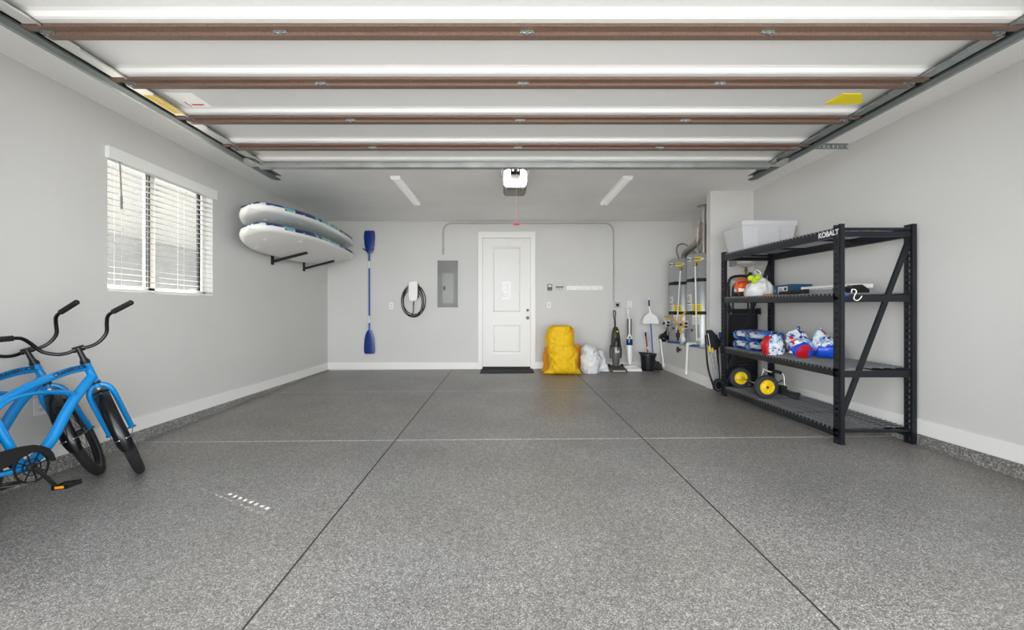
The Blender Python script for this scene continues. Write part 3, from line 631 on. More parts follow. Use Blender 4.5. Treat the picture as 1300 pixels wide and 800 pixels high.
obj('badge', B(xc-.035, xc+.035, d-.095, d-.075, zz_(447.5), zz_(444.5)), ZINC, t); obj('yellow_badge', B(xc+.0, xc+.03, d-.052, d-.03, zz_(421.5), zz_(420)), YT, t)
obj('handle', T(cr([(xc, d+.05, zz_(418)), (xc+.0, d+.07, zz_(410)), (xc-.003, d+.08, zz_(404))], 5), .016, 10), BLK, t, smooth=True)
b = new(); tube(b, cr([(xc-.018, d+.08, zz_(404)), (xc-.022, d+.09, zz_(399)), (xc-.016, d+.10, zz_(395)), (xc+.002, d+.10, zz_(394.4)), (xc+.016, d+.095, zz_(396)), (xc+.012, d+.085, zz_(400)), (xc+.004, d+.08, zz_(404))], 5), .011, 8); obj('hand_grip', b, mat('grip_grey', (90, 90, 88), .4, .3), t, smooth=True)
for s in (-1, 1): obj('hose', T(cr([(xc+s*.09, d+.02, zz_(455)), (xc+s*.10, d+.02, zz_(446)), (xc+s*.085, d+.03, zz_(438))], 5), .012, 8), BLK, t, smooth=True)
d2 = 7.72; xc = sx(799.6, d2); zf = fz(xc, d2); Z2 = lambda y: CZ+(CY-y)/F*d2
t = thing('cordless_floor_cleaner', 'slim white floor cleaner with blue band on a white base tray', 'floor cleaner', (xc, d2, zf))
b = new(); hexa(b, [(sx(790, d2), d2-.12, zf+.001), (sx(812.5, d2), d2-.12, zf+.001), (sx(812.5, d2), d2+.10, zf+.001), (sx(790, d2), d2+.10, zf+.001), (sx(791, d2), d2-.11, zf+.045), (sx(812, d2), d2-.11, zf+.045), (sx(811, d2), d2+.09, zf+.05), (sx(791.5, d2), d2+.09, zf+.05)]); obj('base_tray', b, WPL, t, bevel=.008)
b = new(); prism(b, [(-.14, .05), (.14, .05), (.12, .075), (.03, .105), (-.03, .105), (-.12, .075)], d2-.08, d2+.05, 'xz', TR(xc, 0, zf)); obj('floor_head', b, GWPL, t, bevel=.01)
b = new(); blob(b, [(xc, d2, zf+.10, .02, .02), (xc, d2+.01, Z2(456), .038, .04), (xc, d2+.02, Z2(445), .048, .048), (xc, d2+.03, Z2(438.5), .05, .05)], 24, 0, 5); obj('clean_tank', b, WPL, t, smooth=30)
b = new(); blob(b, [(xc, d2+.03, Z2(438.4), .050, .05), (xc, d2+.03, Z2(435), .054, .053), (xc, d2+.03, Z2(430.6), .052, .05)], 24, 0, 5); obj('blue_band', b, mat('navy_gloss', (14, 60, 110), .15), t, smooth=30)
b = new(); prism(b, [(-.048, 0), (.048, 0), (.028, .06), (.012, .10), (.013, .34), (.0, .36), (-.013, .34), (-.012, .10), (-.028, .06)], d2+.01, d2+.055, 'xz', TR(xc, 0, Z2(430.5))); obj('neck', b, WPL, t, bevel=.005)
b = new()
for s in (-1, 1): bx(b, xc+s*.027-.010, xc+s*.027+.010, d2+.015, d2+.05, Z2(428.5), Z2(405))
obj('side_strips', b, mat('strip_grey', (96, 96, 94), .4), t, bevel=.003)
obj('trim_triangle', prism(new(), [(-.025, 0), (.025, 0), (0, .04)], d2+.002, d2+.01, 'xz', TR(xc, 0, Z2(429.5))), VD, t)
obj('handle', T(cr([(xc, d2+.04, Z2(405)), (xc-.012, d2+.05, Z2(399)), (xc-.016, d2+.07, Z2(394)), (xc-.028, d2+.09, Z2(390))], 5), [.014]*6+[.02]*5+[.014]*5, 10), WPL, t, smooth=True)
# bucket, broom, dustpan, mop handle
d3 = 7.70; xc = sx(822.5, d3); zf = fz(xc, d3); Z3 = lambda y: CZ+(CY-y)/F*d3
t = thing('mop_bucket', 'black plastic bucket by the back wall near the water heaters', 'bucket', (xc, d3, zf))
b = new(); lathe(b, [(.105, .002), (.108, .01), (.128, Z3(451)-zf), (.138, Z3(450.5)-zf), (.138, Z3(448.8)-zf), (.128, Z3(448.8)-zf), (.10, .02), (.001, .018)], TR(xc, d3, zf), 32); obj('pail', b, BLK, t, smooth=30)
b = new(); prism(b, [(-.15, 0), (-.16, .03), (-.03, .02), (.0, -.005), (.12, -.005), (.135, .0), (.10, -.03), (-.10, -.03)], d3-.10, d3+.02, 'xz', TR(xc, 0, Z3(449))); obj('wringer', b, BLKM, t, bevel=.004)
b = T([(xc+.138*math.cos(a*PI/12), d3-.138*math.sin(a*PI/12)*.9-.005, Z3(450)-.07*math.sin(a*PI/12)) for a in range(13)], .004, 6); obj('bail_handle', b, BLKM, t, smooth=True)
t = thing('mop', 'red handled mop standing in the black bucket', 'mop', (xc, d3, Z3(465)))
obj('handle', T([(sx(823.2, d3), d3-.02, Z3(462)), (sx(822.3, d3), d3+.10, Z3(427))], .0125, 10), mat('mop_red', (150, 26, 30), .4), t, smooth=True)
obj('grip', T([(sx(822.3, d3), d3+.10, Z3(427.5)), (sx(822.1, d3), d3+.115, Z3(422.5))], .015, 10), BLKM, t, smooth=True)
obj('collar', T([(sx(823.0, d3), d3+.01, Z3(444)), (sx(822.8, d3), d3+.025, Z3(440.5))], .0145, 10), WPL, t, smooth=True)
obj('mop_head', blob(new(), [(xc, d3-.02, zf+.025, .06, .06), (xc, d3-.02, zf+.09, .055, .055), (xc, d3-.02, zf+.14, .02, .02)], 20, .01, 12), GWPL, t, smooth=60)
t = thing('broom', 'blue handled broom standing behind the white dustpan', 'broom', (sx(829, d3), d3, Z3(462)))
BH = mat('broom_blue', (34, 92, 160), .35)
obj('handle', T([(sx(829.3, d3), d3-.005, Z3(458)), (sx(825.6, d3+.10), d3+.10, Z3(403))], .0115, 10), BH, t, smooth=True)
obj('broom_head', prism(new(), [(-.05, -.13), (.05, -.13), (.035, .02), (-.035, .02)], -.02, .02, 'xz', TR(sx(829.3, d3), d3-.01, Z3(458))), BLKM, t)
t = thing('dustpan', 'white long-handled dustpan clipped high on the broom handle', 'dustpan', (sx(825.5, 7.86), 7.84, bw(0, 411)[1]))
dd = 7.745; X, Z = sx(825.5, dd), CZ+(CY-411)/F*dd
prof = [(-.135, 0), (.135, 0), (.130, .06), (.10, .13), (.05, .17), (.02, .185), (-.02, .185), (-.05, .17), (-.10, .13), (-.130, .06)]
b = new(); prism(b, prof, dd-.012, dd-.006, 'xz', TR(X, 0, Z)); obj('pan', b, WPL, t)
b = new(); tube(b, [(X+p[0], dd-.02, Z+p[1]) for p in prof[1:]+[prof[0]]], .009, 8); obj('pan_rim', b, WPL, t, smooth=True)
xh = sx(823.9, dd); obj('neck', T([(X, dd-.012, Z+.17), (xh, dd-.01, Z+.30)], [.016, .012], 10), WPL, t, smooth=True)
obj('grip', T([(xh, dd-.01, Z+.31), (xh-.002, dd-.008, Z+.42)], .016, 10), mat('grip_navy', (24, 48, 110), .4), t, smooth=True)
obj('cap', T([(xh-.002, dd-.008, Z+.42), (xh-.002, dd-.008, Z+.455)], .010, 10), WPL, t, smooth=True)
d4 = 7.78; b = new(); z4 = fz(2.7, d4)
prism(b, [(-.06, 0), (.07, 0), (.03, .10), (-.01, .15), (-.06, .15)], d4-.05, d4+.03, 'xz', TR(sx(836, d4), 0, z4+.001))
tag(obj('dust_scoop', b, BLKM, bevel=.005), 'small black plastic scoop on the floor between the bucket and the plinth', 'scoop')
# ============================================================ WATER HEATERS
TANK = mat('heater_grey', (168, 170, 172), .32, .4); LAB = mat('label_white', (232, 231, 226), .5); LABY = mat('label_yellow', (240, 216, 20), .5)
def cpatch(bm, cx, cy, r, a0, a1, z0, z1, t_=.0015, seg=8):
    A = []; 
    for rr in (r+.0005, r+t_):
        for z in (z0, z1): A.append([bm.verts.new((cx+rr*math.cos(math.radians(a0+(a1-a0)*k/seg)), cy+rr*math.sin(math.radians(a0+(a1-a0)*k/seg)), z)) for k in range(seg+1)])
    i0, i1, o0, o1 = A
    for k in range(seg):
        bm.faces.new((o0[k], o0[k+1], o1[k+1], o1[k])); bm.faces.new((i0[k], i1[k], i1[k+1], i0[k+1])); bm.faces.new((o1[k], o1[k+1], i1[k+1], i1[k])); bm.faces.new((o0[k], i0[k], i0[k+1], o0[k+1]))
    bm.faces.new((i0[0], o0[0], o1[0], i1[0])); bm.faces.new((i0[-1], i1[-1], o1[-1], o0[-1])); return bm
PVC = mat('pvc_white', (236, 236, 233), .3)
HC = ((3.12, 6.857, 'nearer', 'grey tank water heater nearer the wing wall on the plinth'), (3.12, 7.60, 'farther', 'grey tank water heater farther back on the plinth, by the back wall'))
def Pol(cx, cy, r, a, z): return Vector((cx+r*math.cos(math.radians(a)), cy+r*math.sin(math.radians(a)), z))
for i, (hx, hy, w_, lb) in enumerate(HC):
    t = thing('water_heater', lb, 'water heater', (hx, hy, PZ)); R_ = .25; zt = Zr(.915)
    b = new(); lathe(b, [(R_-.02, 0.03), (R_, .035), (R_, zt-PZ-.03), (R_-.012, zt-PZ-.008), (R_-.04, zt-PZ), (.001, zt-PZ+.004)], TR(hx, hy, PZ), 48); tk = obj('tank', b, TANK, t, smooth=30)
    b = new(); lathe(b, [(R_+.002, zt-PZ-.10), (R_+.003, zt-PZ-.09), (R_+.002, zt-PZ-.08)], TR(hx, hy, PZ), 48, caps=False); obj('seam', b, GALV, tk)
    for z in (Zr(.50), Zr(-.005)):
        b = new(); lathe(b, [(R_+.001, z-.026-PZ), (R_+.006, z-.024-PZ), (R_+.006, z+.024-PZ), (R_+.001, z+.026-PZ)], TR(hx, hy, PZ), 48, caps=False)
        q = Pol(hx, hy, R_+.012, 215, z); bx(b, q.x-.03, q.x+.03, q.y-.012, q.y+.012, z-.03, z+.03, None)
        obj('strap', b, BLKM, t, smooth=30)
    for la in ((172, 202, .17, .29), (172, 204, .03, .155), (205, 232, -.18, -.04), (176, 200, .80, .86), (214, 236, -.43, -.38)): obj('paper_label', cpatch(new(), hx, hy, R_, la[0], la[1], Zr(la[2]), Zr(la[3])), LAB, tk)
    b = new(); cpatch(b, hx, hy, R_+.001, 174, 200, Zr(.275), Zr(.283)); cpatch(b, hx, hy, R_+.001, 174, 200, Zr(.135), Zr(.148)); obj('red_print', b, mat('red_line', (176, 40, 40), .5), tk)
    b = new(); 
    for k in range(6): cpatch(b, hx, hy, R_+.001, 175, 199, Zr(.19+k*.012), Zr(.194+k*.012)); cpatch(b, hx, hy, R_+.001, 176, 200, Zr(.045+k*.013), Zr(.049+k*.013)); cpatch(b, hx, hy, R_+.001, 207, 229, Zr(-.165+k*.018), Zr(-.161+k*.018))
    cpatch(b, hx, hy, R_+.001, 178, 190, Zr(.815), Zr(.845)); obj('black_print', b, mat('print_black', (40, 40, 42), .6), tk)
    obj('yellow_label', cpatch(new(), hx, hy, R_, 206, 238, Zr(-.06 if i else -.05), Zr(.13)), LABY, tk); obj('yellow_label', cpatch(new(), hx, hy, R_, 215, 240, Zr(.79), Zr(.85)), LABY, tk)
    b = new(); 
    for k in range(4): cpatch(b, hx, hy, R_+.001, 210, 234, Zr(.04+k*.02), Zr(.047+k*.02))
    cpatch(b, hx, hy, R_+.001, 219, 236, Zr(.815), Zr(.827)); obj('label_print', b, mat('print_black', (40, 40, 42), .6), tk)
    a = 222 if i == 0 else 236
    q = Pol(hx, hy, R_, a, Zr(.735)); q2 = Pol(hx, hy, R_+.05, a, Zr(.735)); b = new(); tube(b, [q, q2], .018, 12); tube(b, [q2+Vector((0, 0, -.03)), q2+Vector((0, 0, .035))], .02, 12); obj('relief_valve', b, mat('brass', (150, 126, 78), .3, .9), t, smooth=True)
    q3 = Pol(hx, hy, R_+.045, a+(4 if i == 0 else -14), Zr(-.43)); obj('relief_pipe', T([q2+Vector((0, 0, -.02)), q3], .0115, 10), PVC, t, smooth=True)
    q = Pol(hx, hy, R_+.04, 172, Zr(-.19)); b = new(); bx(b, q.x-.045, q.x+.045, q.y-.05, q.y+.05, q.z-.06, q.z+.06); gc = obj('gas_control', b, GWPL, t, bevel=.01)
    b = new(); tube(b, [(q.x, q.y-.05, q.z+.02), (q.x, q.y-.075, q.z+.02)], .022, 14); bx(b, q.x-.03, q.x+.03, q.y-.053, q.y-.05, q.z-.05, q.z-.015); tube(b, [(q.x-.045, q.y, q.z), (q.x-.07, q.y, q.z)], .02, 12); obj('knob', b, BLK, gc)
    b = new(); tube(b, [Pol(hx, hy, R_+.04, 176, Zr(-.25)), Pol(hx, hy, R_+.03, 176, Zr(-.40))], .014, 10); q = Pol(hx, hy, R_, 205, Zr(-.27)); tube(b, [q, Pol(hx, hy, R_+.02, 205, Zr(-.27))], .022, 14); obj('drain_fitting', b, GALVD, t, smooth=True)
    b = new(); cpatch(b, hx, hy, R_, 178, 225, Zr(-.47), Zr(-.33), .006); obj('burner_cover', b, TANK, tk)
    b = new(); lathe(b, [(R_+.045, .003), (R_+.05, .045), (R_+.055, .045), (R_+.052, .0005), (.02, .0005)], TR(hx, hy, PZ), 40, caps=False); obj('drain_pan', b, GALV, t, smooth=30)
    b = new(); cpatch(b, hx, hy, R_+.0545, 190, 235, PZ+.006, PZ+.036); obj('blue_band', b, mat('pan_blue', (40, 84, 130), .5), t)
# gas hoses
YH = mat('gas_hose_yellow', (226, 168, 30), .45)
a = Pol(*HC[0][:2], .32, 172, Zr(-.17)); c = Pol(*HC[1][:2], .32, 172, Zr(-.17))
tag(obj('gas_hose', T(cr([px(843.5, 402, 7.45), px(847, 401.5, 7.4), px(853, 404, 7.3), px(858, 409, 7.1), px(861.5, 415, 7.0), px(866, 421, 6.98), px(868, 422, 6.97), Vector((2.76, 6.975, Zr(-.30)))], 6), .014, 10), YH, smooth=True), 'yellow flexible gas hose curving in front of the farther water heater', 'gas hose')
tag(obj('gas_hose', T(cr([px(870, 396, 6.62), px(867.5, 400, 6.60), px(865.5, 404, 6.60), px(866, 409, 6.62), px(868, 414, 6.72), Pol(*HC[0][:2], .30, 172, Zr(-.24))], 6), .014, 10), YH, smooth=True), 'yellow flexible gas hose by the control of the nearer water heater', 'gas hose')
tag(obj('gas_valve', tube(B(2.735, 2.785, 6.95, 7.0, Zr(-.40), Zr(-.32)), [(2.76, 6.975, Zr(-.45)), (2.76, 6.975, Zr(-.28))], .018, 10), mat('dark_iron', (60, 58, 54), .5, .6)), 'dark iron gas valve between the two water heaters', 'valve')
# vents
FLUE = mat('flue_metal', (168, 160, 150), .3, .85, var=.12, vscale=12)
t = thing('flue_pipe', 'silver vent pipe rising from the water heaters to the ceiling', 'vent pipe', (3.12, 6.857, Zr(.93)))
b = new(); tube(b, [(3.12, 6.857, Zr(.92)), (3.12, 6.857, Zr(1.33))], .055, 20); tube(b, [(3.12, 6.857, Zr(1.33)), (3.12, 6.857, Zr(1.40))], .066, 20); obj('lower_pipe', b, FLUE, t, smooth=30)
b = new(); tube(b, [(3.12, 6.857, Zr(1.40)), (3.12, 6.857, ZC-CZ+CZ)], .052, 20); obj('upper_pipe', b, mat('bright_flue', (205, 205, 203), .25, .9), t, smooth=30)
obj('ceiling_collar', lathe(new(), [(.10, 0), (.10, -.006), (.055, -.012), (.055, 0)], TR(3.12, 6.857, ZC), 28, caps=False), GALV, t)
p = cr([(3.12, 7.60, Zr(.92)), (3.12, 7.60, Zr(.98)), (3.12, 7.52, Zr(1.04)), (3.12, 7.3, Zr(1.09)), (3.12, 7.08, Zr(1.15)), (3.12, 6.92, Zr(1.25)), (3.12, 6.86, Zr(1.30))], 6)
obj('branch_pipe', T(p, [.052+(.003 if k % 2 else 0) for k in range(len(p))], 18), FLUE, t, smooth=30)
obj('tall_side_pipe', T([(3.06, 6.93, Zr(.93)), (3.06, 6.93, Zr(1.35))], .018, 14), GWPL, t, smooth=30)
BR = mat('braided_steel', (160, 158, 152), .35, .7, bump=.6, bscale=300)
tag(obj('water_line', T(cr([px(863.5, 333, 7.55), px(861, 326, 7.6), px(859, 318, 7.7), px(861, 311.5, 7.75), px(868, 309.5, 7.75), px(874, 313, 7.7), px(880, 319, 7.6), px(884, 321, 7.6)], 6), .013, 10), BR, smooth=True), 'thin grey flexible water line looping above the farther water heater', 'water line')
tag(obj('water_line', T(cr([(3.02, 6.78, Zr(.92)), (2.98, 6.76, Zr(1.03)), (3.02, 6.80, Zr(1.12)), (3.12, 6.95, Zr(1.2)), (3.3, 7.0, Zr(1.25)), (XR, 7.0, Zr(1.25))], 6), .013, 10), BR, smooth=True), 'braided steel water line rising beside the vent of the nearer water heater', 'water line')
# pvc drains
for i, (pa, pb, lb) in enumerate(((Vector((2.80, 6.70, Zr(-.475))), Vector((2.815, 6.80, Zr(-.955))), 'white plastic drain pipe down the front of the plinth below the nearer heater'), (Vector((2.805, 7.88, Zr(-.47))), Vector((2.815, 7.76, Zr(-.965))), 'white plastic drain pipe at the far end of the plinth by the back wall'))):
    b = new(); tube(b, [pa+Vector((.17, 0, 0)), pa], .017, 12); tube(b, [pa+Vector((0, 0, .0)), pb], .017, 12)
    t = thing('drain_pipe', lb, 'drain pipe', tuple(pb)); obj('pipe', b, PVC, t, smooth=30)
    b = new(); tube(b, cr([pa+Vector((.05, 0, 0)), pa+Vector((.01, 0, .0)), pa+(pb-pa).normalized()*.012, pa+(pb-pa).normalized()*.05], 5), .023, 14); obj('elbow', b, PVC, t, smooth=30)
t = thing('hose_bib', 'small black valve on the front of the heater plinth', 'valve', (PX0, 7.08, Zr(-.60)))
b = new(); tube(b, [(PX0, 7.08, Zr(-.60)), (PX0-.05, 7.08, Zr(-.60))], .016, 12); obj('stem', b, BLK, t, smooth=True)
b = new(); tube(b, [(PX0-.05, 7.08+.04*math.cos(a*PI/8), Zr(-.60)+.04*math.sin(a*PI/8)) for a in range(16)], .009, 8, closed=True); bx(b, PX0-.055, PX0-.045, 7.04, 7.12, Zr(-.606), Zr(-.594)); obj('hand_wheel', b, BLK, t)
b = new(); blob(b, [(2.90, 7.90, PZ+.0, .09, .07), (2.89, 7.90, PZ+.06, .10, .08), (2.90, 7.91, PZ+.13, .085, .07), (2.93, 7.92, PZ+.18, .03, .03), (2.94, 7.93, PZ+.28, .02, .02)], 24, .015, 9, 5)
tag(obj('pipe_cover', b, BLK, smooth=50), 'black wrapped fitting on the far end of the heater plinth', 'pipe cover')
# expansion tank
t = thing('expansion_tank', 'small white expansion tank on the wing wall behind the shelving', 'expansion tank', (3.25, 5.9, Zr(.64)))
b = new(); lathe(b, [(.001, .0), (.05, .006), (.115, .04), (.125, .07), (.125, .16), (.11, .20), (.05, .22), (.001, .222)], TR(3.25, 5.89, Zr(.615)), 32); obj('shell', b, GWPL, t, smooth=40)
b = new(); tube(b, [(3.25, 5.89, Zr(.62)), (3.25, 5.89, Zr(.42))], .014, 12); tube(b, [(3.25, 5.89, Zr(.585)), (3.25, 5.89, Zr(.55))], .022, 6); tube(b, [(3.25, 5.89, Zr(.42)), (3.25, WYF, Zr(.42))], .014, 12); obj('brass_stem', b, MATS['brass'], t, smooth=30)
obj('wall_bracket', B(3.09, 3.12, 5.9, WYF, Zr(.63), Zr(.74)), mat('bracket_grey', (150, 150, 148), .5), t)
# ============================================================ RACK
SY0, SY1, SX0, SX1 = 3.613, 5.60, 2.77, 3.405
rz = lambda x, y: fz(x, y)
RK = thing('shelving_unit', 'tall black metal storage rack with four wire shelves along the right wall', 'shelving unit', (SX0, SY0, fz(SX0, SY0)))
def tiltz(y): return .017*(y-SY0)                 # the rack stands on the sloping slab
def post(x0, x1, ya, yb):
    """angle post with keyhole slots in its aisle face"""
    b = new(); z0 = fz(x0, ya)+.001; z1 = Zr(.735)+tiltz(ya); w_ = yb-ya; th = .003; side = x0 if True else x1
    bx(b, x0, x0+th, ya, ya+w_*.28, z0, z1); bx(b, x0, x0+th, ya+w_*.72, yb, z0, z1)
    n = int((z1-z0)/.05); 
    for k in range(n+1):
        za = z0+k*.05; bx(b, x0, x0+th, ya+w_*.28, ya+w_*.72, za, min(za+.024, z1))
    bx(b, x0, x1, ya, ya+th, z0, z1); bx(b, x0, x1, yb-th, yb, z0, z1)
    bx(b, x0-.004, x1+.006, ya-.006, yb+.006, z0, z0+.004)
    return b
PW = .04
for (x0, x1) in ((SX0, SX0+PW), (SX1-PW, SX1)):
    for (ya, yb) in ((SY0, SY0+.075), (SY1-.075, SY1)):
        obj('post', post(x0, x1, ya, yb), RACK, RK)
LV = [(.715, .085), (.166, .075), (-.463, .075), (-.965, .075)]
decks = []
for i, (zt, bh) in enumerate(LV):
    for x0 in (SX0, SX1-.03):
        b = new(); ya, yb = SY0+.075, SY1-.075; za, zb = Zr(zt)+tiltz(ya), Zr(zt)+tiltz(yb)
        hexa(b, [(x0, ya-.06, za-bh), (x0+.03, ya-.06, za-bh), (x0+.03, yb+.06, zb-bh), (x0, yb+.06, zb-bh), (x0, ya-.06, za-.008), (x0+.03, ya-.06, za-.008), (x0+.03, yb+.06, zb-.008), (x0, yb+.06, zb-.008)])
        for k in range(3):
            pass
        bm_ = obj('beam', b, RACK, RK, bevel=.003)
        if i == 0 and x0 == SX0:
            tb = text_bm('KOBALT', .062, .0016); ang = math.atan(.017)
            M = Matrix(((0, 0, -1, SX0-.001), (-1, 0, 0, 3.745), (0, 1, 0, Zr(.715)+tiltz(3.745)-.045), (0, 0, 0, 1)))
            obj('lettering', xf(tb, M), mat('decal_white', (240, 240, 240), .4), bm_)
    for y in (SY0+.004, SY1-.034):
        b = new(); z = Zr(zt)+tiltz(y)
        if i in (0, 3): tube(b, [(SX0+.02, y+.02, z-.02), (SX1-.02, y+.02, z-.02)], .013, 10); 
        if i in (0, 1, 2): bx(b, SX0+PW, SX1-PW, y+.01, y+.025, z-bh-.0, z-.02 if i else z-.04)
        else: pass
        obj('end_beam', b, RACK, RK)
    for k in (1, 2):
        y = SY0+(SY1-SY0)*k/3; z = Zr(zt)+tiltz(y); obj('cross_bar', B(SX0+.03, SX1-.03, y-.015, y+.015, z-.03, z-.009), RACK, RK)
    # wire deck: closely spaced cross wires that hook over the beams, long wires below
    b = new(); y = SY0+.09; r = .0028
    while y < SY1-.08:
        z = Zr(zt)+tiltz(y)
        bx(b, SX0-.004, SX1+.002, y-r, y+r, z-2*r, z); bx(b, SX0-.004, SX0+.001, y-r, y+r, z-.022, z); bx(b, SX1-.001, SX1+.002, y-r, y+r, z-.022, z)
        y += .0508
    for k in range(7):
        x = SX0+.02+k*(SX1-SX0-.04)/6; za, zb = Zr(zt)+tiltz(SY0+.08), Zr(zt)+tiltz(SY1-.08)
        hexa(b, [(x-r, SY0+.07, za-4*r), (x+r, SY0+.07, za-4*r), (x+r, SY1-.07, zb-4*r), (x-r, SY1-.07, zb-4*r), (x-r, SY0+.07, za-2*r), (x+r, SY0+.07, za-2*r), (x+r, SY1-.07, zb-2*r), (x-r, SY1-.07, zb-2*r)])
    obj('wire_deck', b, WIRE, RK)
for y in (SY0+.035, SY1-.045):
    b = new(); za, zb = Zr(-.87)+tiltz(y), Zr(.62)+tiltz(y); A = Vector((SX0+.035, y, za)); C = Vector((SX1-.03, y, zb)); dv = (C-A).normalized(); nn = Vector((-dv.z, 0, dv.x))*.019; yy = Vector((0, .012, 0))
    hexa(b, [A-nn-yy, A+nn-yy, A+nn+yy, A-nn+yy, C-nn-yy, C+nn-yy, C+nn+yy, C-nn+yy]); obj('brace', b, RACK, RK)
b = new(); q = Vector((SX0+.062, SY0+.008, Zr(.145)))
for s in (-1, 1): tube(b, [q+Vector((s*.008+.008*math.cos(a*PI/6), 0, .008*math.sin(a*PI/6))) for a in range(12)], .002, 6, closed=True)
obj('blue_mark', b, mat('mark_blue', (60, 110, 220), .4), RK)
# s hook
q = Vector((SX0+.12, SY0+.0, Zr(.145)))
tag(obj('s_hook', T([q+Vector(p) for p in cr([(-.035, -.012, .02), (-.03, -.012, .045), (-.005, -.012, .045), (.005, -.012, .025), (-.01, -.012, -.005), (-.015, -.012, -.03), (.01, -.012, -.045), (.035, -.012, -.03), (.05, -.012, -.008)], 6)], .004, 8), WPL, smooth=True), 'white S-shaped hook hanging from the second shelf of the rack', 'hook')
def dz(level, y): return Zr(LV[level][0])+tiltz(y)
# clear bin on top
BIN = mat('milky_plastic', (226, 226, 228), .25, trans=.35)
t = thing('storage_bin', 'translucent plastic storage bin on top of the black rack', 'storage bin', (3.07, 5.3, dz(0, 5.3)))
z0, z1 = dz(0, 5.3)+.002, Zr(1.07); x0, x1, ya, yb = 2.745, 3.40, 5.07, 5.53; q = .055; th = .004
b = new()
def ring(x0, x1, ya, yb, z): return [b.verts.new(p) for p in ((x0, ya, z), (x1, ya, z), (x1, yb, z), (x0, yb, z))]
rs = [ring(x0+q, x1-q, ya+q, yb-q, z0), ring(x0+.012, x1-.012, ya+.012, yb-.012, z1-.05), ring(x0+.006, x1-.006, ya+.006, yb-.006, z1-.048), ring(x0+.002, x1-.002, ya+.002, yb-.002, z1), ring(x0+.010, x1-.010, ya+.010, yb-.010, z1), ring(x0+q+th, x1-q-th, ya+q+th, yb-q-th, z0+th)]
for A, C in zip(rs, rs[1:]):
    for k in range(4): b.faces.new((A[k], A[(k+1) % 4], C[(k+1) % 4], C[k]))
b.faces.new(rs[0][::-1]); b.faces.new(rs[-1]); obj('tub', b, BIN, t, bevel=.006)
b = new()
for x in (2.95, 3.20): bx(b, x, x+.006, ya+.01, ya+.025, z0+.03, z1-.05)
bx(b, x0+.0, x1-.0, ya-.004, ya+.004, z1-.055, z1-.048); bx(b, x0-.004, x0+.004, ya, yb, z1-.055, z1-.048); obj('ribs', b, BIN, t)
# second level: carrier bag, power tool, boxes
BAG = mat('bag_white', (232, 232, 230), .45, bump=.4, bscale=25)
d = 5.2; z0 = dz(1, d); X = 3.02
t = thing('carrier_bag', 'white plastic carrier bag with yellow-green balls on the second shelf', 'carrier bag', (X, d, z0))
b = new(); blob(b, [(X, d, z0+.004, .15, .13), (X+.0, d, z0+.06, .165, .14), (X+.01, d, z0+.13, .15, .12), (X+.015, d, z0+.19, .10, .08), (X, d, z0+.23, .045, .04), (X-.01, d, z0+.27, .03, .03)], 48, .02, 7, 11, 5, 2.3, .045); obj('body', b, BAG, t, smooth=80)
b = new(); tube(b, cr([(X-.01, d, z0+.25), (X-.05, d, z0+.29), (X-.02, d, z0+.315), (X+.02, d, z0+.28), (X, d, z0+.24)], 6), .012, 8, flat=.5); obj('handle', b, BAG, t, smooth=True)
for k, (dx, dy, dh) in enumerate(((-.105, -.09, .185), (-.07, -.10, .215), (-.125, -.05, .215))):
    b = new(); bmesh.ops.create_icosphere(b, subdivisions=3, radius=.034, matrix=TR(X+dx, d+dy, z0+dh))
    tag(obj('tennis_ball', b, mat('tennis_yellow', (200, 226, 40), .9, bump=.6, bscale=200), smooth=True), ('lowest', 'front upper', 'rear upper')[k]+' of the yellow-green balls at the mouth of the white carrier bag', 'ball', 'balls in the carrier bag')
d = 5.42; z0 = dz(1, d); X = 2.93
t = thing('power_tool', 'orange, white and black power tool at the far end of the second shelf', 'power tool', (X, d, z0))
ORG = mat('tool_orange', (214, 84, 24), .4)
b = new(); blob(b, [(X, d, z0+.10, .075, .06), (X, d, z0+.13, .08, .07), (X, d, z0+.17, .07, .06), (X, d, z0+.19, .03, .03)], 24, .004, 9); obj('motor_cover', b, ORG, t, smooth=40)
b = new(); blob(b, [(X, d, z0+.002, .07, .06), (X, d, z0+.03, .08, .065), (X, d, z0+.06, .07, .06)], 24, .0, 9, pw=4); obj('base', b, BLK, t, smooth=40)
b = new(); blob(b, [(X, d, z0+.055, .065, .055), (X, d, z0+.08, .075, .06), (X, d, z0+.105, .07, .055)], 24, .0, 9, pw=4); obj('fuel_tank', b, WPL, t, smooth=40)
b = new(); tube(b, cr([(X-.07, d-.05, z0+.05), (X-.085, d-.06, z0+.14), (X-.06, d-.05, z0+.21), (X+.03, d-.04, z0+.215), (X+.07, d-.03, z0+.15)], 6), .011, 8); obj('handle', b, ORG, t, smooth=True)
obj('recoil_knob', T([(X+.01, d-.06, z0+.035), (X+.01, d-.085, z0+.035)], .025, 14), ORG, t, smooth=True)
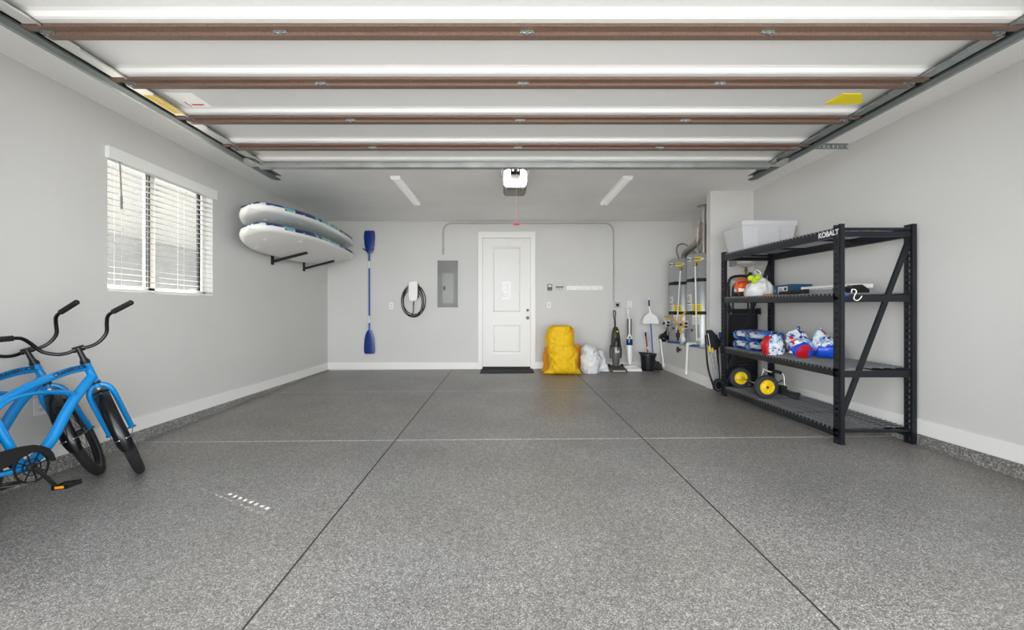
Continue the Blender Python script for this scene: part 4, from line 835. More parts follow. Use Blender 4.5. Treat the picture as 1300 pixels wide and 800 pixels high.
# blue carton
z0 = dz(1, 4.8); NB = mat('carton_blue', (30, 72, 104), .6, var=.05); x0 = 3.045
t = thing('blue_carton', 'dark blue cardboard carton with a white label on the second shelf', 'carton', (3.14, 4.8, z0))
obj('box', B(x0, 3.26, 4.64, 4.96, z0+.001, z0+.118), NB, t, bevel=.003)
lb_ = obj('shipping_label', B(x0-.002, x0, 4.71, 4.87, z0+.025, z0+.098), LAB, t)
b = new()
for k in range(3): bx(b, x0-.003, x0-.002, 4.78+.01*k, 4.855, z0+.040+k*.016, z0+.047+k*.016)
bx(b, x0-.003, x0-.002, 4.725, 4.765, z0+.055, z0+.085); obj('print', b, MATS['print_black'], lb_)
LG = mat('logo_pale', (170, 190, 200), .5)
obj('logo_mark', xf(text_bm('L', .04, .002), Matrix(((0, 0, -1, x0-.001), (-1, 0, 0, 4.925), (0, 1, 0, z0+.06), (0, 0, 0, 1)))), LG, t)
obj('logo_mark', xf(text_bm('L', .035, .002), TR(3.17, 4.6395, z0+.06) @ RX(PI/2)), LG, t)
z0 = dz(1, 4.1)
t = thing('long_box', 'long flat white and grey box on the second shelf of the rack', 'box', (3.15, 4.2, z0))
b = new(); hexa(b, [(3.050, 3.86, z0+.001), (3.250, 3.86, z0+.001), (3.250, 4.50, z0+.01), (3.050, 4.50, z0+.01), (3.050, 3.86, z0+.045), (3.250, 3.86, z0+.045), (3.250, 4.50, z0+.05), (3.050, 4.50, z0+.05)]); obj('tray', b, mat('box_grey', (150, 152, 156), .4), t, bevel=.002)
b = new(); hexa(b, [(3.048, 3.86, z0+.047), (3.252, 3.86, z0+.047), (3.252, 4.50, z0+.052), (3.048, 4.50, z0+.052), (3.048, 3.86, z0+.08), (3.252, 3.86, z0+.08), (3.252, 4.50, z0+.088), (3.048, 4.50, z0+.088)]); obj('lid', b, LAB, t, bevel=.002)
b = new()
for k in range(14): bx(b, 3.0465, 3.048, 4.46-k*.03, 4.475-k*.03, z0+.056, z0+.062)
obj('printed_line', b, MATS['print_black'], t)
z0 = dz(1, 4.3); b = new(); tube(b, cr([(2.79, 4.45, z0+.02), (2.86, 4.38, z0+.024), (2.93, 4.30, z0+.022)], 4), [.018]*4+[.022]*5, 10); bx(b, 2.91, 2.96, 4.25, 4.31, z0+.001, z0+.05)
tag(obj('hand_torch', b, BLK, smooth=30), 'short black cylindrical tool lying in front of the long box on the shelf', 'tool')
z0 = dz(1, 3.82)
t = thing('black_clamp', 'black angular plastic gadget at the near end of the second shelf', 'gadget', (3.1, 3.85, z0))
b = new(); prism(b, [(3.03, .0), (3.17, .0), (3.175, .03), (3.11, .075), (3.04, .07), (3.0, .05), (3.0, .035)], 3.80, 3.88, 'xz', TR(0, 0, z0+.002)); obj('body', b, BLK, t, bevel=.006)
obj('cord', T(cr([(3.01, 3.84, z0+.045), (2.95, 3.86, z0+.07), (2.93, 3.9, z0+.05), (2.96, 3.93, z0+.01)], 5), .004, 6), BLK, t, smooth=True)
b = new(); z0 = dz(1, 4.78); tube(b, [(2.83, 4.80, z0+.008), (2.90, 4.72, z0+.008)], .008, 8); 
tag(obj('pencil_tool', b, ORG, smooth=30), 'small orange rod lying on the shelf left of the blue carton', 'tool')
# third level: folded striped packs and rolled inflatables
STR = patch_mat('pack_print', [(20, 60, 150), (20, 70, 170), (235, 236, 238), (60, 160, 214), (12, 30, 84), (190, 40, 50), (40, 120, 210)], 22, .3, .5)
PRW = patch_mat('wrap_print', [(226, 232, 240), (40, 70, 150), (150, 186, 224), (236, 238, 240), (188, 40, 48), (110, 160, 212), (236, 236, 238), (24, 40, 100), (196, 212, 230)], 17, .28, .9)
RBL = mat('roll_blue', (22, 82, 212), .25, bump=.5, bscale=18); RRD = mat('roll_red', (190, 22, 30), .35, bump=.4, bscale=20)
TUBEG = mat('pack_grey', (176, 180, 186), .4)
for k in range(4):
    row, col_ = k // 2, k % 2
    yy = 5.16+.03*col_ if False else (5.30 if col_ == 0 else 5.02); z0 = dz(2, yy)+.004+row*.115; X = 2.985
    w_ = ('lower', 'upper')[row]+' '+('far', 'near')[col_]
    t = thing('striped_float', 'folded blue and red striped float, %s one of the third shelf pile' % w_, 'folded float', (X, yy, z0), group='striped floats on the third shelf')
    b = new(); blob(b, [(X, yy, z0, .17, .115), (X, yy, z0+.02, .19, .135), (X, yy, z0+.055, .195, .138), (X, yy, z0+.09, .18, .13), (X, yy, z0+.108, .12, .09)], 44, .014, 9, 40+k, 4, 3.2, .012); obj('folded_skin', b, STR, t, smooth=60)
    b = new(); tube(b, cr([(X-.20, yy-.08, z0+.05), (X-.205, yy-.12, z0+.06), (X-.16, yy-.15, z0+.052), (X-.10, yy-.15, z0+.05)], 5), [.02]*4+[.024]*12, 10); obj('grey_tube', b, TUBEG, t, smooth=True)
def roll(lab, c, ax, r, L, up, seed, wsize):
    """a rolled inflatable: blue roll with red end, printed white wrap bunched above it"""
    c = Vector(c); ax = Vector(ax).normalized()
    t = thing('rolled_float', lab, 'rolled float', (c.x, c.y, c.z-r), group='rolled inflatables on the third shelf')
    q = ax.to_track_quat('Z', 'X').to_matrix().to_4x4()
    b = new(); lathe(b, [(r*.55, 0), (r*.92, .006), (r, .03), (r*.98, L*.5), (r, L-.02), (r*.9, L)], TR(*(c-ax*L/2)) @ q, 30)
    for v in b.verts: v.co += v.normal*0+Vector((noise.noise(v.co*14+Vector((seed, 0, 0))), noise.noise(v.co*14+Vector((0, seed, 0))), noise.noise(v.co*14+Vector((0, 0, seed)))*.4))*.012
    obj('roll', b, RBL, t, smooth=50)
    b = new(); lathe(b, [(.001, -.012), (r*.5, -.004), (r*.86, .002), (r*.9, .02), (r*.6, .022)], TR(*(c-ax*L/2)) @ q, 30, caps=False); obj('red_end', b, RRD, t, smooth=50)
    u = Vector(up); w0 = wsize
    b = new(); blob(b, [(c.x, c.y+.05, c.z-r*.6, w0*.8, w0*.6), (c.x+.005, c.y+.05, c.z+r*.1, w0*1.0, w0*.85), (c.x+u.x*.3-.01, c.y+u.y*.4, c.z+r*.8, w0*1.08, w0*.85), (c.x+u.x*.6-.015, c.y+u.y*.6, c.z+r*.8+(u.z-r)*.35, w0*.92, w0*.6), (c.x+u.x*.9-.01, c.y+u.y*.8, c.z+r*.8+(u.z-r)*.62, w0*.58, w0*.34), (c.x+u.x, c.y+u.y, c.z+u.z*.97, w0*.22, w0*.12)], 48, .03, 7, seed, 5, 2.6, .055); obj('printed_wrap', b, PRW, t, smooth=70)
    return t
z0 = dz(2, 4.4)
roll('largest rolled blue float with its red end facing out, in the middle of the rolls', (2.985, 4.42, z0+.090), (.22, 1, .35), .086, .20, (.02, .06, .24), 51, .112)
roll('rolled blue float nearest the front end of the rack', (3.14, 4.25, z0+.085), (-1, .45, .05), .080, .19, (-.01, .08, .235), 61, .112)
roll('rolled blue float half hidden between the clear pack and the largest roll', (2.94, 4.80, z0+.095), (-.8, .6, .2), .084, .19, (.06, .10, .15), 71, .085)
t = thing('clear_pack', 'crinkled clear pack with white and red contents beside the pile of striped floats', 'plastic pack', (2.88, 4.80, dz(2, 4.7)))
d = 4.62; X = 2.845; z0 = dz(2, d)
b = new(); blob(b, [(X, d, z0+.004, .085, .07), (X, d, z0+.05, .10, .08), (X, d, z0+.12, .095, .075), (X, d, z0+.17, .08, .06), (X, d, z0+.215, .05, .03)], 44, .022, 10, 81, 5, 2.5, .035); obj('contents', b, patch_mat('clear_print', [(214, 220, 228), (176, 196, 214), (120, 160, 200), (226, 228, 232), (196, 210, 222), (60, 80, 130), (228, 230, 232)], 26, .15), t, smooth=60)
b = new(); blob(b, [(X-.085, d, z0+.006, .018, .05), (X-.10, d, z0+.08, .022, .055), (X-.09, d, z0+.15, .02, .05), (X-.05, d, z0+.20, .02, .04)], 20, .014, 12, 83); obj('red_seam', b, RRD, t, smooth=60)
# bottom level: two-wheeled cart
z0 = dz(3, 5.1)
t = thing('kayak_cart', 'folded two-wheeled cart with yellow-hubbed wheels on the bottom shelf', 'cart', (2.9, 5.1, z0)); YW = mat('hub_yellow', (240, 206, 20), .4)
wc = [Vector((2.905, 5.40, dz(3, 5.4)+.130)), Vector((2.868, 4.80, dz(3, 4.8)+.130))]
axd = (wc[1]-wc[0]).normalized(); q = (-axd).to_track_quat('Z', 'X').to_matrix().to_4x4()
for c in wc:
    M = TR(*c) @ q
    b = new(); lathe(b, [(.078, -.026), (.10, -.032), (.120, -.026), (.128, -.012), (.128, .012), (.120, .026), (.10, .032), (.078, .026), (.078, -.026)], M, 40, caps=False); wh = obj('wheel', b, mat('cart_tyre', (50, 51, 53), .7, bump=.2, bscale=80), t, smooth=40)
    b = new(); lathe(b, [(.001, -.012), (.02, -.022), (.03, -.014), (.062, -.008), (.07, -.024), (.080, -.026), (.080, .026), (.07, .024), (.062, .008), (.03, .014), (.02, .022), (.001, .012)], M, 40)
    for k in range(9):
        a = k*2*PI/9; bx(b, .03, .064, -.003, .003, -.018, .018, M @ RZ(a))
    hb_ = obj('hub', b, YW, wh, smooth=30)
    b = new(); tube(b, [M @ Vector((0, 0, -.034)), M @ Vector((0, 0, .034))], .014, 12); obj('axle_cap', b, CHROME, wh, smooth=30)
obj('axle', T([wc[0], wc[1]], .010, 12), CHROME, t, smooth=True)
ALU = mat('cart_aluminium', (170, 170, 170), .3, .9)
b = new(); y1_ = 4.95; 
tube(b, cr([(2.92, 5.02, z0+.14), (2.95, 5.0, z0+.25), (2.96, 5.0, z0+.29)], 5), .011, 10); tube(b, cr([(2.94, 4.98, z0+.30), (3.0, 4.94, z0+.27), (3.06, 4.90, z0+.275), (3.10, 4.87, z0+.25), (3.105, 4.86, z0+.2), (3.10, 4.84, z0+.08)], 6), .011, 10); tube(b, [(2.90, 4.95, z0+.13), (3.11, 4.83, z0+.10)], .009, 10)
obj('frame', b, ALU, t, smooth=True)
b = new(); tube(b, cr([(3.01, 4.93, z0+.272), (3.05, 4.905, z0+.278), (3.09, 4.88, z0+.262)], 5), .019, 10); tube(b, cr([(3.03, 4.84, z0+.115), (3.12, 4.78, z0+.07), (3.19, 4.72, z0+.055)], 5), .017, 10); tube(b, cr([(3.03, 4.76, z0+.075), (3.10, 4.72, z0+.03), (3.15, 4.68, z0+.022)], 5), .017, 10); tube(b, cr([(2.98, 4.9, z0+.13), (3.05, 4.88, z0+.16), (3.09, 4.86, z0+.19)], 4), .006, 8); bx(b, 3.0, 3.06, 4.74, 4.86, z0+.05, z0+.14)
obj('foam_pads', b, BLKM, t, smooth=30)
# folded hand truck behind the far end of the rack
hy = 5.80; z0 = fz(3.1, hy)
t = thing('folding_hand_truck', 'black folding hand truck with ribbed plate between the rack and the wing wall', 'hand truck', (3.1, hy, z0))
hx0, hx1 = 2.97, 3.33
b = new(); tube(b, cr([(hx0, hy, z0+.06), (hx0, hy, Zr(.2)), (hx0, hy, Zr(.40)), (hx0+.06, hy, Zr(.475)), (hx1-.12, hy, Zr(.48)), (hx1-.06, hy, Zr(.40)), (hx1-.06, hy, z0+.06)], 6), .017, 10)
tube(b, cr([(hx0+.05, hy-.01, Zr(.0)), (hx0+.05, hy-.01, Zr(.30)), (hx0+.09, hy-.01, Zr(.37)), (hx1-.15, hy-.01, Zr(.375)), (hx1-.11, hy-.01, Zr(.28)), (hx1-.11, hy-.01, Zr(.0))], 6), .013, 10); obj('frame', b, BLK, t, smooth=True)
b = new(); bx(b, hx0-.02, hx1, hy-.04, hy-.02, z0+.12, Zr(-.02))
for k in range(22): bx(b, hx0+.02, hx1-.03, hy-.060, hy-.04, z0+.15+k*.042, z0+.172+k*.042)
obj('ribbed_plate', b, mat('ribbed_black', (26, 27, 29), .35), t, bevel=.002)
b = new(); bx(b, hx0-.03, hx1+.02, hy-.055, hy-.005, Zr(.0), Zr(.05)); bx(b, hx0-.04, hx0, hy-.06, hy, Zr(.0), Zr(.09)); bx(b, hx1-.0, hx1+.03, hy-.06, hy, Zr(-.02), Zr(.06)); obj('hinge_block', b, BLK, t, bevel=.006)
b = new(); 
for x in (hx0+.0, hx1-.04): tube(b, [(x, hy-.02, z0+.075), (x+.035, hy-.02, z0+.075)], .073, 20)
obj('wheel', b, TIRE, t, smooth=30)
# folded stroller-like cart at the wing wall corner
cy_ = 5.87
t = thing('folded_trolley', 'folded black trolley with grey-rimmed wheel leaning at the wing wall corner', 'trolley', (2.82, cy_, fz(2.8, cy_)))
z0 = fz(2.8, cy_)
b = new()
for (x0, xt) in ((2.80, 2.735), (2.85, 2.80)): tube(b, [(x0+.02, cy_-.02, z0+.13), (xt, cy_+.02, Zr(-.27))], .0085, 8)
obj('grey_pole', b, mat('pole_grey', (120, 124, 128), .3, .6), t, smooth=True)
b = new()
for (x0, xt, r) in ((2.79, 2.705, .013), (2.88, 2.85, .014), (2.91, 2.90, .012)): tube(b, cr([(x0+.0, cy_-.01, z0+.08), (xt+.015, cy_, Zr(-.7)), (xt, cy_+.02, Zr(-.30))], 5), r, 8)
obj('black_frame', b, BLKM, t, smooth=True)
b = new(); blob(b, [(2.81, cy_+.03, Zr(-.50), .04, .04), (2.82, cy_+.03, Zr(-.42), .075, .055), (2.81, cy_+.04, Zr(-.34), .08, .06), (2.77, cy_+.04, Zr(-.27), .05, .05), (2.76, cy_+.04, Zr(-.235), .03, .03)], 30, .02, 9, 91, 5, 2.4, .02); obj('cloth_bundle', b, mat('black_cloth', (22, 23, 26), .85), t, smooth=60)
b = new(); bx(b, 2.715, 2.735, cy_-.05, cy_-.035, Zr(-.52), Zr(-.45)); bx(b, 2.755, 2.775, cy_-.05, cy_-.035, Zr(-.53), Zr(-.47)); obj('yellow_strap', b, YT, t)
obj('blue_tag', B(2.85, 2.88, cy_-.055, cy_-.045, Zr(-.33), Zr(-.26)), mat('tag_blue', (20, 70, 150), .5), t)
M = TR(2.835, cy_-.06, z0+.088) @ RX(PI/2) @ RY(math.radians(18))
b = new(); lathe(b, [(.066, -.016), (.084, -.014), (.087, 0), (.084, .014), (.066, .016), (.066, -.016)], M, 32, caps=False); wh = obj('wheel', b, TIRE, t, smooth=40)
b = new(); lathe(b, [(.056, -.012), (.067, -.013), (.067, .013), (.056, .012), (.056, -.012)], M, 32, caps=False); obj('grey_rim', b, mat('rim_grey', (130, 134, 138), .4), wh, smooth=40)
b = new(); lathe(b, [(.001, -.01), (.055, -.008), (.055, .008), (.001, .01)], M, 24); tube(b, [M @ Vector((0, 0, -.05)), M @ Vector((0, 0, .03))], .012, 10); obj('hub', b, BLK, wh, smooth=30)
# ============================================================ PADDLE BOARDS
RAIL = patch_mat('board_camouflage', [(14, 32, 84), (120, 176, 190), (12, 28, 80), (18, 44, 120), (168, 206, 190), (14, 30, 78), (214, 222, 220), (110, 170, 186)], 8.5, .35, 1.2)
BOT = mat('board_white', (232, 231, 228), .35)
def paddle_board(lab, dzv):
    L = 3.17; W = .385; TH = .098; n = 60; seg = 36
    t = thing('paddle_board', lab, 'paddle board', (-2.79, 6.365, Zr(.80+dzv)), Matrix.Rotation(math.radians(-14), 3, 'Y'), 'paddle boards on the left wall')
    b = new(); rings = []
    for i in range(n+1):
        s = i/n; y = -L/2+L*s
        e = min(s/.36, 1); f_ = min((1-s)/.60, 1)
        wv = W*(1-(1-e)**2.4)**(.5)*(1-(1-f_)**2.3)**(.72)
        wv = max(wv, .012)
        th = TH/2*(min(1, wv/.10)**.5)
        zc = .13*max(0, (s-.55)/.45)**2+.05*max(0, (.2-s)/.2)**2
        ring = []
        for k in range(seg):
            a = 2*PI*k/seg; ca, sa = math.cos(a), math.sin(a); pw = 5
            f = (abs(ca)**pw+abs(sa)**pw)**(-1/pw)
            ex = math.copysign(max(0, abs(ca*f)), ca); ez = sa*f
            hx_ = max(wv-th, 0); xx = math.copysign(hx_, ca)*min(1, abs(ca)*1.6) if False else 0
            # stadium section: flat deck and bottom, round rails
            if abs(ca) < .78: X_ = ca/.78*hx_; Z_ = math.copysign(th, sa)
            else:
                ang = (1-(abs(ca)-.78)/.22)*PI/2; X_ = math.copysign(hx_+th*math.cos(ang), ca); Z_ = math.copysign(th*math.sin(ang), sa)
            ring.append(b.verts.new((X_, y, zc+Z_)))
        rings.append(ring)
    for A, C in zip(rings, rings[1:]):
        for k in range(seg):
            f = b.faces.new((A[k], A[(k+1) % seg], C[(k+1) % seg], C[k]))
    b.faces.new(rings[0][::-1]); b.faces.new(rings[-1])
    bmesh.ops.recalc_face_normals(b, faces=b.faces[:]); b.normal_update()
    for f in b.faces: f.material_index = 1 if (f.normal.z > (-.42 if f.calc_center_median().y > -L/2+.26 else .15)) else 0
    o = obj('hull', b, None, t, smooth=50, local=True, mats=[BOT, RAIL])
    b = new()
    for (x, y, r) in ((-.25, -1.05, .03), (.20, -.85, .03), (.12, .35, .022), (-.2, .6, .022), (.18, .85, .022), (0, -1.3, .02)):
        lathe(b, [(r, 0), (r*.8, -.006), (.001, -.008)], TR(x, y, -TH/2), 16)
    obj('fittings', b, WPL, t, smooth=30, local=True)
    return t
paddle_board('lower white paddle board with blue patterned rails, on the wall arms', .094)
paddle_board('upper white paddle board with blue patterned rails, topmost of the two', .318)
t_arm = [(6.10, 'black wall arm under the paddle boards, the one nearer the window'), (7.06, 'black wall arm under the paddle boards, the one nearer the back wall')]
for y, lab in t_arm:
    t = thing('board_rack_arm', lab, 'wall rack', (XL, y, Zr(.70)), group='paddle board wall arms')
    for lvl, (dzv) in enumerate((0, .223)):
        b = new(); A = Vector((XL+.01, y, Zr(.712+dzv))); C = Vector((-2.76, y, Zr(.835+dzv))); u = (C-A).normalized(); nn = Vector((-u.z, 0, u.x))*.014; yy = Vector((0, .022, 0))
        hexa(b, [A-nn-yy, A+nn-yy, A+nn+yy, A-nn+yy, C-nn-yy, C+nn-yy, C+nn+yy, C-nn+yy]); obj('arm', b, BLKM, t, bevel=.004)
    obj('wall_plate', B(XL, XL+.014, y-.03, y+.03, Zr(.67), Zr(1.05)), BLKM, t, bevel=.003)
# ============================================================ BICYCLES
def build_bike(lab):
    BL_ = .652; R = .33; ha = .34; A = Vector((0, -math.sin(ha), math.cos(ha))); fo = .05; hb, ht = .402, .555
    ax = Vector((0, BL_, R)); p0 = ax-fo*Vector((0, math.cos(ha), math.sin(ha)))
    t = thing('bicycle', lab, 'bicycle', (0, 0, 0), group='blue bicycles')
    on = lambda bm: bm
    def O(name, bm, m, par=None, smooth=True, **k): return obj(name, bm, m, par or t, smooth=smooth, local=True, **k)
    ORIG = dict(A=A, p0=p0)
    def st(bm, ang):
        M = TR(*p0) @ Matrix.Rotation(ang, 4, A) @ TR(*(-p0)); return xf(bm, M)
    t['_steer'] = 0
    # frame (all tubes centred on the frame plane)
    b = new()
    tube(b, [p0+A*(hb+.012), p0+A*(ht-.008)], .023, 18)
    tp = cr([(0, .425, .80), (0, .33, .795), (0, .237, .776), (0, .141, .752), (0, .051, .722), (0, -.033, .688), (0, -.10, .65), (0, -.17, .60)], 5); tube(b, tp, [.023]*len(tp), 28)
    dp = cr([(0, .455, .74), (0, .40, .69), (0, .347, .638), (0, .301, .590), (0, .255, .53), (0, .21, .465), (0, .155, .395), (0, .08, .33), (0, .0, .29)], 5); tube(b, dp, .029, 18)
    tube(b, [(0, .0, .27), (0, -.09, .55), (0, -.175, .80)], .0225, 16)
    for s in (-1, 1):
        tube(b, cr([(s*.014, .34, .637), (s*.022, .252, .666), (s*.026, .161, .684), (s*.028, .073, .690), (s*.028, -.008, .683), (s*.030, -.08, .655), (s*.04, -.2, .56), (s*.055, -.42, .34)], 5), .011, 10)
        tube(b, cr([(s*.02, -.02, .285), (s*.045, -.14, .295), (s*.06, -.42, .335)], 5), .0125, 10)
    tube(b, [(-.036, 0, .29), (.036, 0, .29)], .028, 18)
    fr = O('frame', b, BLUE)
    # lettering wrapped on the top tube
    tb = text_bm('CRANBROOK', .033, .0009, .0004)
    for k in range(-7, 8): bmesh.ops.bisect_plane(tb, geom=tb.verts[:]+tb.edges[:]+tb.faces[:], plane_co=(0, k*.0022, 0), plane_no=(0, 1, 0))
    for k in range(-30, 31): bmesh.ops.bisect_plane(tb, geom=tb.verts[:]+tb.edges[:]+tb.faces[:], plane_co=(k*.0045, 0, 0), plane_no=(1, 0, 0))
    pts = [Vector((0, .425, .80)), Vector((0, .33, .795)), Vector((0, .237, .776)), Vector((0, .141, .752)), Vector((0, .051, .722)), Vector((0, -.033, .688))]
    path = cr(pts, 5); L_ = [0]
    for a, c in zip(path, path[1:]): L_.append(L_[-1]+(c-a).length)
    for v in tb.verts:
        s_ = .125-v.co.x*1.02; k = 0
        while k < len(L_)-2 and L_[k+1] < s_: k += 1
        f = (s_-L_[k])/(L_[k+1]-L_[k]); P_ = path[k].lerp(path[k+1], f); tn = (path[k]-path[k+1]).normalized(); nu = Vector((0, -tn.z, tn.y))
        ang = v.co.y/.0236+.25; v.co = P_+(Vector((1, 0, 0))*math.cos(ang)+nu*math.sin(ang))*(.0244+v.co.z)
    O('lettering', tb, BLKM, fr, smooth=False)
    # headset
    O('lower_headset', tube(new(), [p0+A*(hb-.004), p0+A*(hb+.012)], .026, 18), BLK); O('upper_headset', tube(new(), [p0+A*(ht-.008), p0+A*(ht+.012)], .026, 18), BLK)
    # chain guard, ring, cranks, pedals
    b = new(); prism(b, [(-.47, .385), (-.40, .40), (-.25, .412), (-.146, .415), (-.042, .414), (.012, .406), (.051, .39), (.09, .362), (.110, .325), (.117, .283), (.092, .285), (.075, .315), (.05, .345), (.01, .365), (-.05, .352), (-.12, .325), (-.25, .318), (-.40, .322), (-.47, .335)], .056, .062, 'yz'); O('chain_guard', b, BLKM, bevel=.002, smooth=False)
    C = Vector((.05, 0, .285)); MX = TR(*C) @ RY(PI/2)
    b = new(); lathe(b, [(.078, -.002), (.088, -.002), (.088, .002), (.078, .002), (.078, -.002)], MX, 44, caps=False); lathe(b, [(.042, -.002), (.048, -.002), (.048, .002), (.042, .002), (.042, -.002)], MX, 32, caps=False)
    for k in range(44): bx(b, .086, .093, -.002, .002, -.0012, .0012, MX @ RZ(k*2*PI/44))
    for k in range(8): bx(b, .02, .08, -.0035, .0035, -.002, .002, MX @ RZ(k*PI/4+.2))
    lathe(b, [(.02, -.012), (.024, -.004), (.024, .006), (.012, .012), (.001, .012)], MX, 20); O('chainring', b, BLK, smooth=30)
    ca = math.atan2(-.14, .085)
    b = new(); e = C+Vector((.022, .170*math.cos(ca), .170*math.sin(ca))); tube(b, [C+Vector((.012, 0, 0)), C+Vector((.018, .05*math.cos(ca), .05*math.sin(ca))), e], [.014, .011, .011], 10); cr1 = O('crank_arm', b, BLK)
    e2 = Vector((-.065, -.170*math.cos(ca), .285-.170*math.sin(ca))); b = new(); tube(b, [(-.045, 0, .285), e2], [.014, .011], 10); cr2 = O('crank_arm', b, BLK)
    for e_, s in ((e, 1), (e2, -1)):
        b = new(); c = e_+Vector((s*.065, 0, 0)); tube(b, [e_, e_+Vector((s*.11, 0, 0))], .006, 8)
        for dy in (-.04, .03): bx(b, c.x-.048, c.x+.048, c.y+dy, c.y+dy+.012, c.z-.013, c.z+.013)
        for dx in (-.05, .04): bx(b, c.x+dx, c.x+dx+.01, c.y-.04, c.y+.042, c.z-.012, c.z+.012)
        bx(b, c.x-.01, c.x+.01, c.y-.04, c.y+.04, c.z-.010, c.z+.010)
        pd = O('pedal', b, BLK, smooth=False, bevel=.002)
        b = new(); bx(b, c.x-.026, c.x+.026, c.y-.043, c.y-.039, c.z-.007, c.z+.007); bx(b, c.x-.026, c.x+.026, c.y+.041, c.y+.045, c.z-.007, c.z+.007); O('reflector', b, mat('amber_reflector', (240, 150, 30), .3), pd, smooth=False)
    b = new()
    for zz in (.088, -.088): tube(b, [(.05, 0, .285+zz), (.05, -.42, .33+zz*.45)], .004, 6)
    O('chain', b, GALVD, smooth=False)
    # wheels
    def wheel(c, name, ang):
        b = new(); tube(b, [c+Vector((0, .302*math.cos(a*2*PI/72), .302*math.sin(a*2*PI/72))) for a in range(72)], .0285, 16, closed=True)
        if ang is not None: st(b, ang)
        w = O(name, b, TIRE)
        b = new(); lathe(b, [(.262, -.014), (.278, -.017), (.278, .017), (.262, .014), (.262, -.014)], TR(*c) @ RY(PI/2), 60, caps=False)
        if ang is not None: st(b, ang)
        O('rim', b, BLK, w)
        b = new()
        for k in range(36):
            a = k*2*PI/36; s = 1 if k % 2 else -1; a2 = a+(.9 if (k//2) % 2 else -.9)
            tube(b, [c+Vector((s*.028, .02*math.cos(a2), .02*math.sin(a2))), c+Vector((0, .264*math.cos(a), .264*math.sin(a)))], .0011, 4)
        if ang is not None: st(b, ang)
        O('spokes', b, BLK, w, smooth=False)
        b = new(); tube(b, [c+Vector((-.032, 0, 0)), c+Vector((.032, 0, 0))], .02, 16); tube(b, [c+Vector((-.085, 0, 0)), c+Vector((.085, 0, 0))], .005, 8)
        for s in (-1, 1): tube(b, [c+Vector((s*.068, 0, 0)), c+Vector((s*.08, 0, 0))], .0095, 6)
        if ang is not None: st(b, ang)
        O('hub', b, mat('dark_hub', (70, 70, 70), .3, .8), w)
        return w
    def fender(c, a0, a1, name, ang):
        b = new(); n = 36; rows = []
        for i in range(n+1):
            a = math.radians(a0+(a1-a0)*i/n); row = []
            wf = .042*min(1, .75+.25*min(i, n-i)/3)
            for k in range(9):
                u = -1+k/4; r = .353-.020*u*u
                row.append(Vector((u*wf, c.y+r*math.cos(a), c.z+r*math.sin(a))))
            rows.append(row)
        V = [[b.verts.new(p) for p in r] for r in rows]
        for P_, Q in zip(V, V[1:]):
            for k in range(8): b.faces.new((P_[k], P_[k+1], Q[k+1], Q[k]))
        bmesh.ops.recalc_face_normals(b, faces=b.faces[:]); bmesh.ops.solidify(b, geom=b.faces[:], thickness=.0015)
        if ang is not None: st(b, ang)
        f = O(name, b, mat('fender_black', (16, 17, 20), .22), smooth=50)
        b = new(); aa = math.radians(a1-14 if a1 > 120 else a0+14)
        for s in (-1, 1): bmesh.ops.create_uvsphere(b, u_segments=12, v_segments=8, radius=.0065, matrix=TR(s*.018, c.y+.349*math.cos(aa), c.z+.349*math.sin(aa)))
        if ang is not None: st(b, ang)
        O('rivet', b, CHROME, f)
        b = new()
        for s in (-1, 1): tube(b, [(s*.066, c.y, c.z), (s*.048, c.y+.335*math.cos(aa), c.z+.335*math.sin(aa)), (s*.02, c.y+.350*math.cos(aa), c.z+.350*math.sin(aa))], .0028, 6)
        if ang is not None: st(b, ang)
        O('stay', b, GALVD, f); return f
    return t, O, st, wheel, fender, ax, p0, A, hb, ht
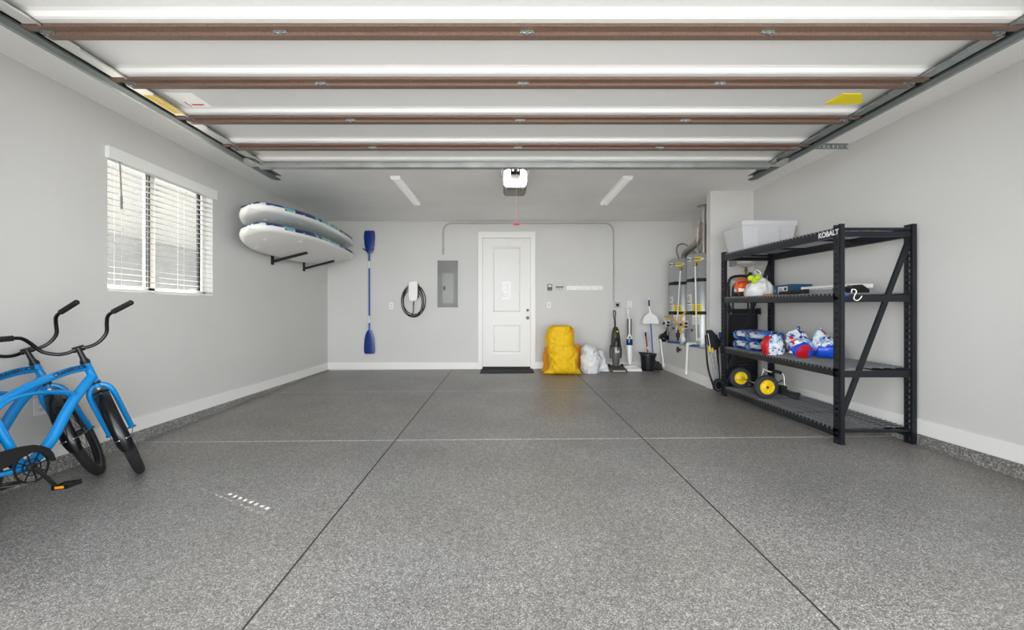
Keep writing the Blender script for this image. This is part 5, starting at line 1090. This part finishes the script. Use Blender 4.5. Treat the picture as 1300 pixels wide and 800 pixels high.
def make_bike(lab, steer):
    t, O, st, wheel, fender, ax, p0, A, hb, ht = build_bike(lab)
    fwd = Vector((0, math.cos(.34), math.sin(.34)))
    rc = Vector((0, -.43, .33))
    wheel(rc, 'rear_wheel', None); fender(rc, 20, 195, 'rear_fender', None)
    wheel(ax, 'front_wheel', steer); fender(ax, 82, 203, 'front_fender', steer)
    # fork: one arched tube over the wheel
    b = new(); leg = []
    for u, s_, f in ((-.062, .0, .05), (-.062, .06, .038), (-.062, .14, .018), (-.062, .24, .004), (-.060, .315, 0), (-.050, .350, 0), (-.030, .376, 0), (0, .388, 0)):
        leg.append(p0+A*s_+fwd*f+Vector((u, 0, 0)))
    path = cr(leg+[Vector((-p.x, p.y, p.z)) for p in leg[:-1][::-1]], 5); tube(b, path, .0165, 14); tube(b, [p0+A*.375, p0+A*(hb)], .024, 14); st(b, steer); fk = O('fork', b, BLUE)
    b = new(); c = p0+A*.365-fwd*.018; tube(b, [c, c-fwd*.012], .009, 10); st(b, steer); O('crown_bolt', b, CHROME, fk)
    # stem and bars
    cl = p0+A*.655+Vector((0, .03, 0))
    b = new(); tube(b, [p0+A*(ht+.01), p0+A*(ht+.03), p0+A*.63, p0+A*.652+fwd*.006], [.023, .0165, .0145, .016], 16); tube(b, [cl+Vector((-.03, 0, 0)), cl+Vector((.03, 0, 0))], .019, 14); tube(b, [p0+A*.645, cl], .015, 12); st(b, steer); O('stem', b, BLK)
    pts = [(0, .0, 0), (.06, .005, -.005), (.11, .01, .01), (.16, .0, .05), (.185, -.03, .11), (.205, -.06, .145), (.24, -.09, .158), (.345, -.17, .172)]
    half = [cl+Vector(p) for p in pts]; hl = [Vector((-p.x, p.y, p.z)) for p in half]
    b = new(); path = cr(hl[::-1]+half[1:], 6); tube(b, path, .0112, 12); st(b, steer); hbb = O('handlebar', b, mat('gloss_black', (10, 10, 11), .12), smooth=True)
    for h_ in (half, hl):
        a, c = h_[-2], h_[-1]; b = new(); n = 26; tube(b, [a+(c-a)*(k/n*1.04) for k in range(n+1)], [.0165+(.0015 if k % 3 == 0 else 0) for k in range(n)]+[.012], 14); st(b, steer); O('grip', b, BLKM, hbb)
    # saddle, post, kickstand
    b = new(); tube(b, [(0, -.17, .79), (0, -.20, .90)], .0125, 12); O('seat_post', b, CHROME)
    b = new(); blob(b, [(0, -.24, .90, .04, .10), (0, -.245, .915, .10, .135), (0, -.25, .94, .115, .145), (0, -.25, .965, .10, .135), (0, -.25, .975, .05, .09)], 30, .0, 5); O('saddle', b, BLKM, smooth=50)
    b = new(); tube(b, [(-.03, -.10, .28), (-.16, -.02, .06)], .008, 8); O('kickstand', b, BLK)
    return t
def place(t, x, y, h, lean, lowz):
    M = RZ(h) @ RY(-lean)
    t.rotation_euler = M.to_euler(); t.location = (x, y, lowz)
b1 = make_bike('blue cruiser bicycle with black fenders at the left edge, in front of the other one', .80)
place(b1, -2.653, 2.444, -.042, .142, .0327)
b2 = make_bike('blue cruiser bicycle standing between the front bicycle and the left wall', .79)
place(b2, -2.976, 2.425, -.128, .19, .0306)
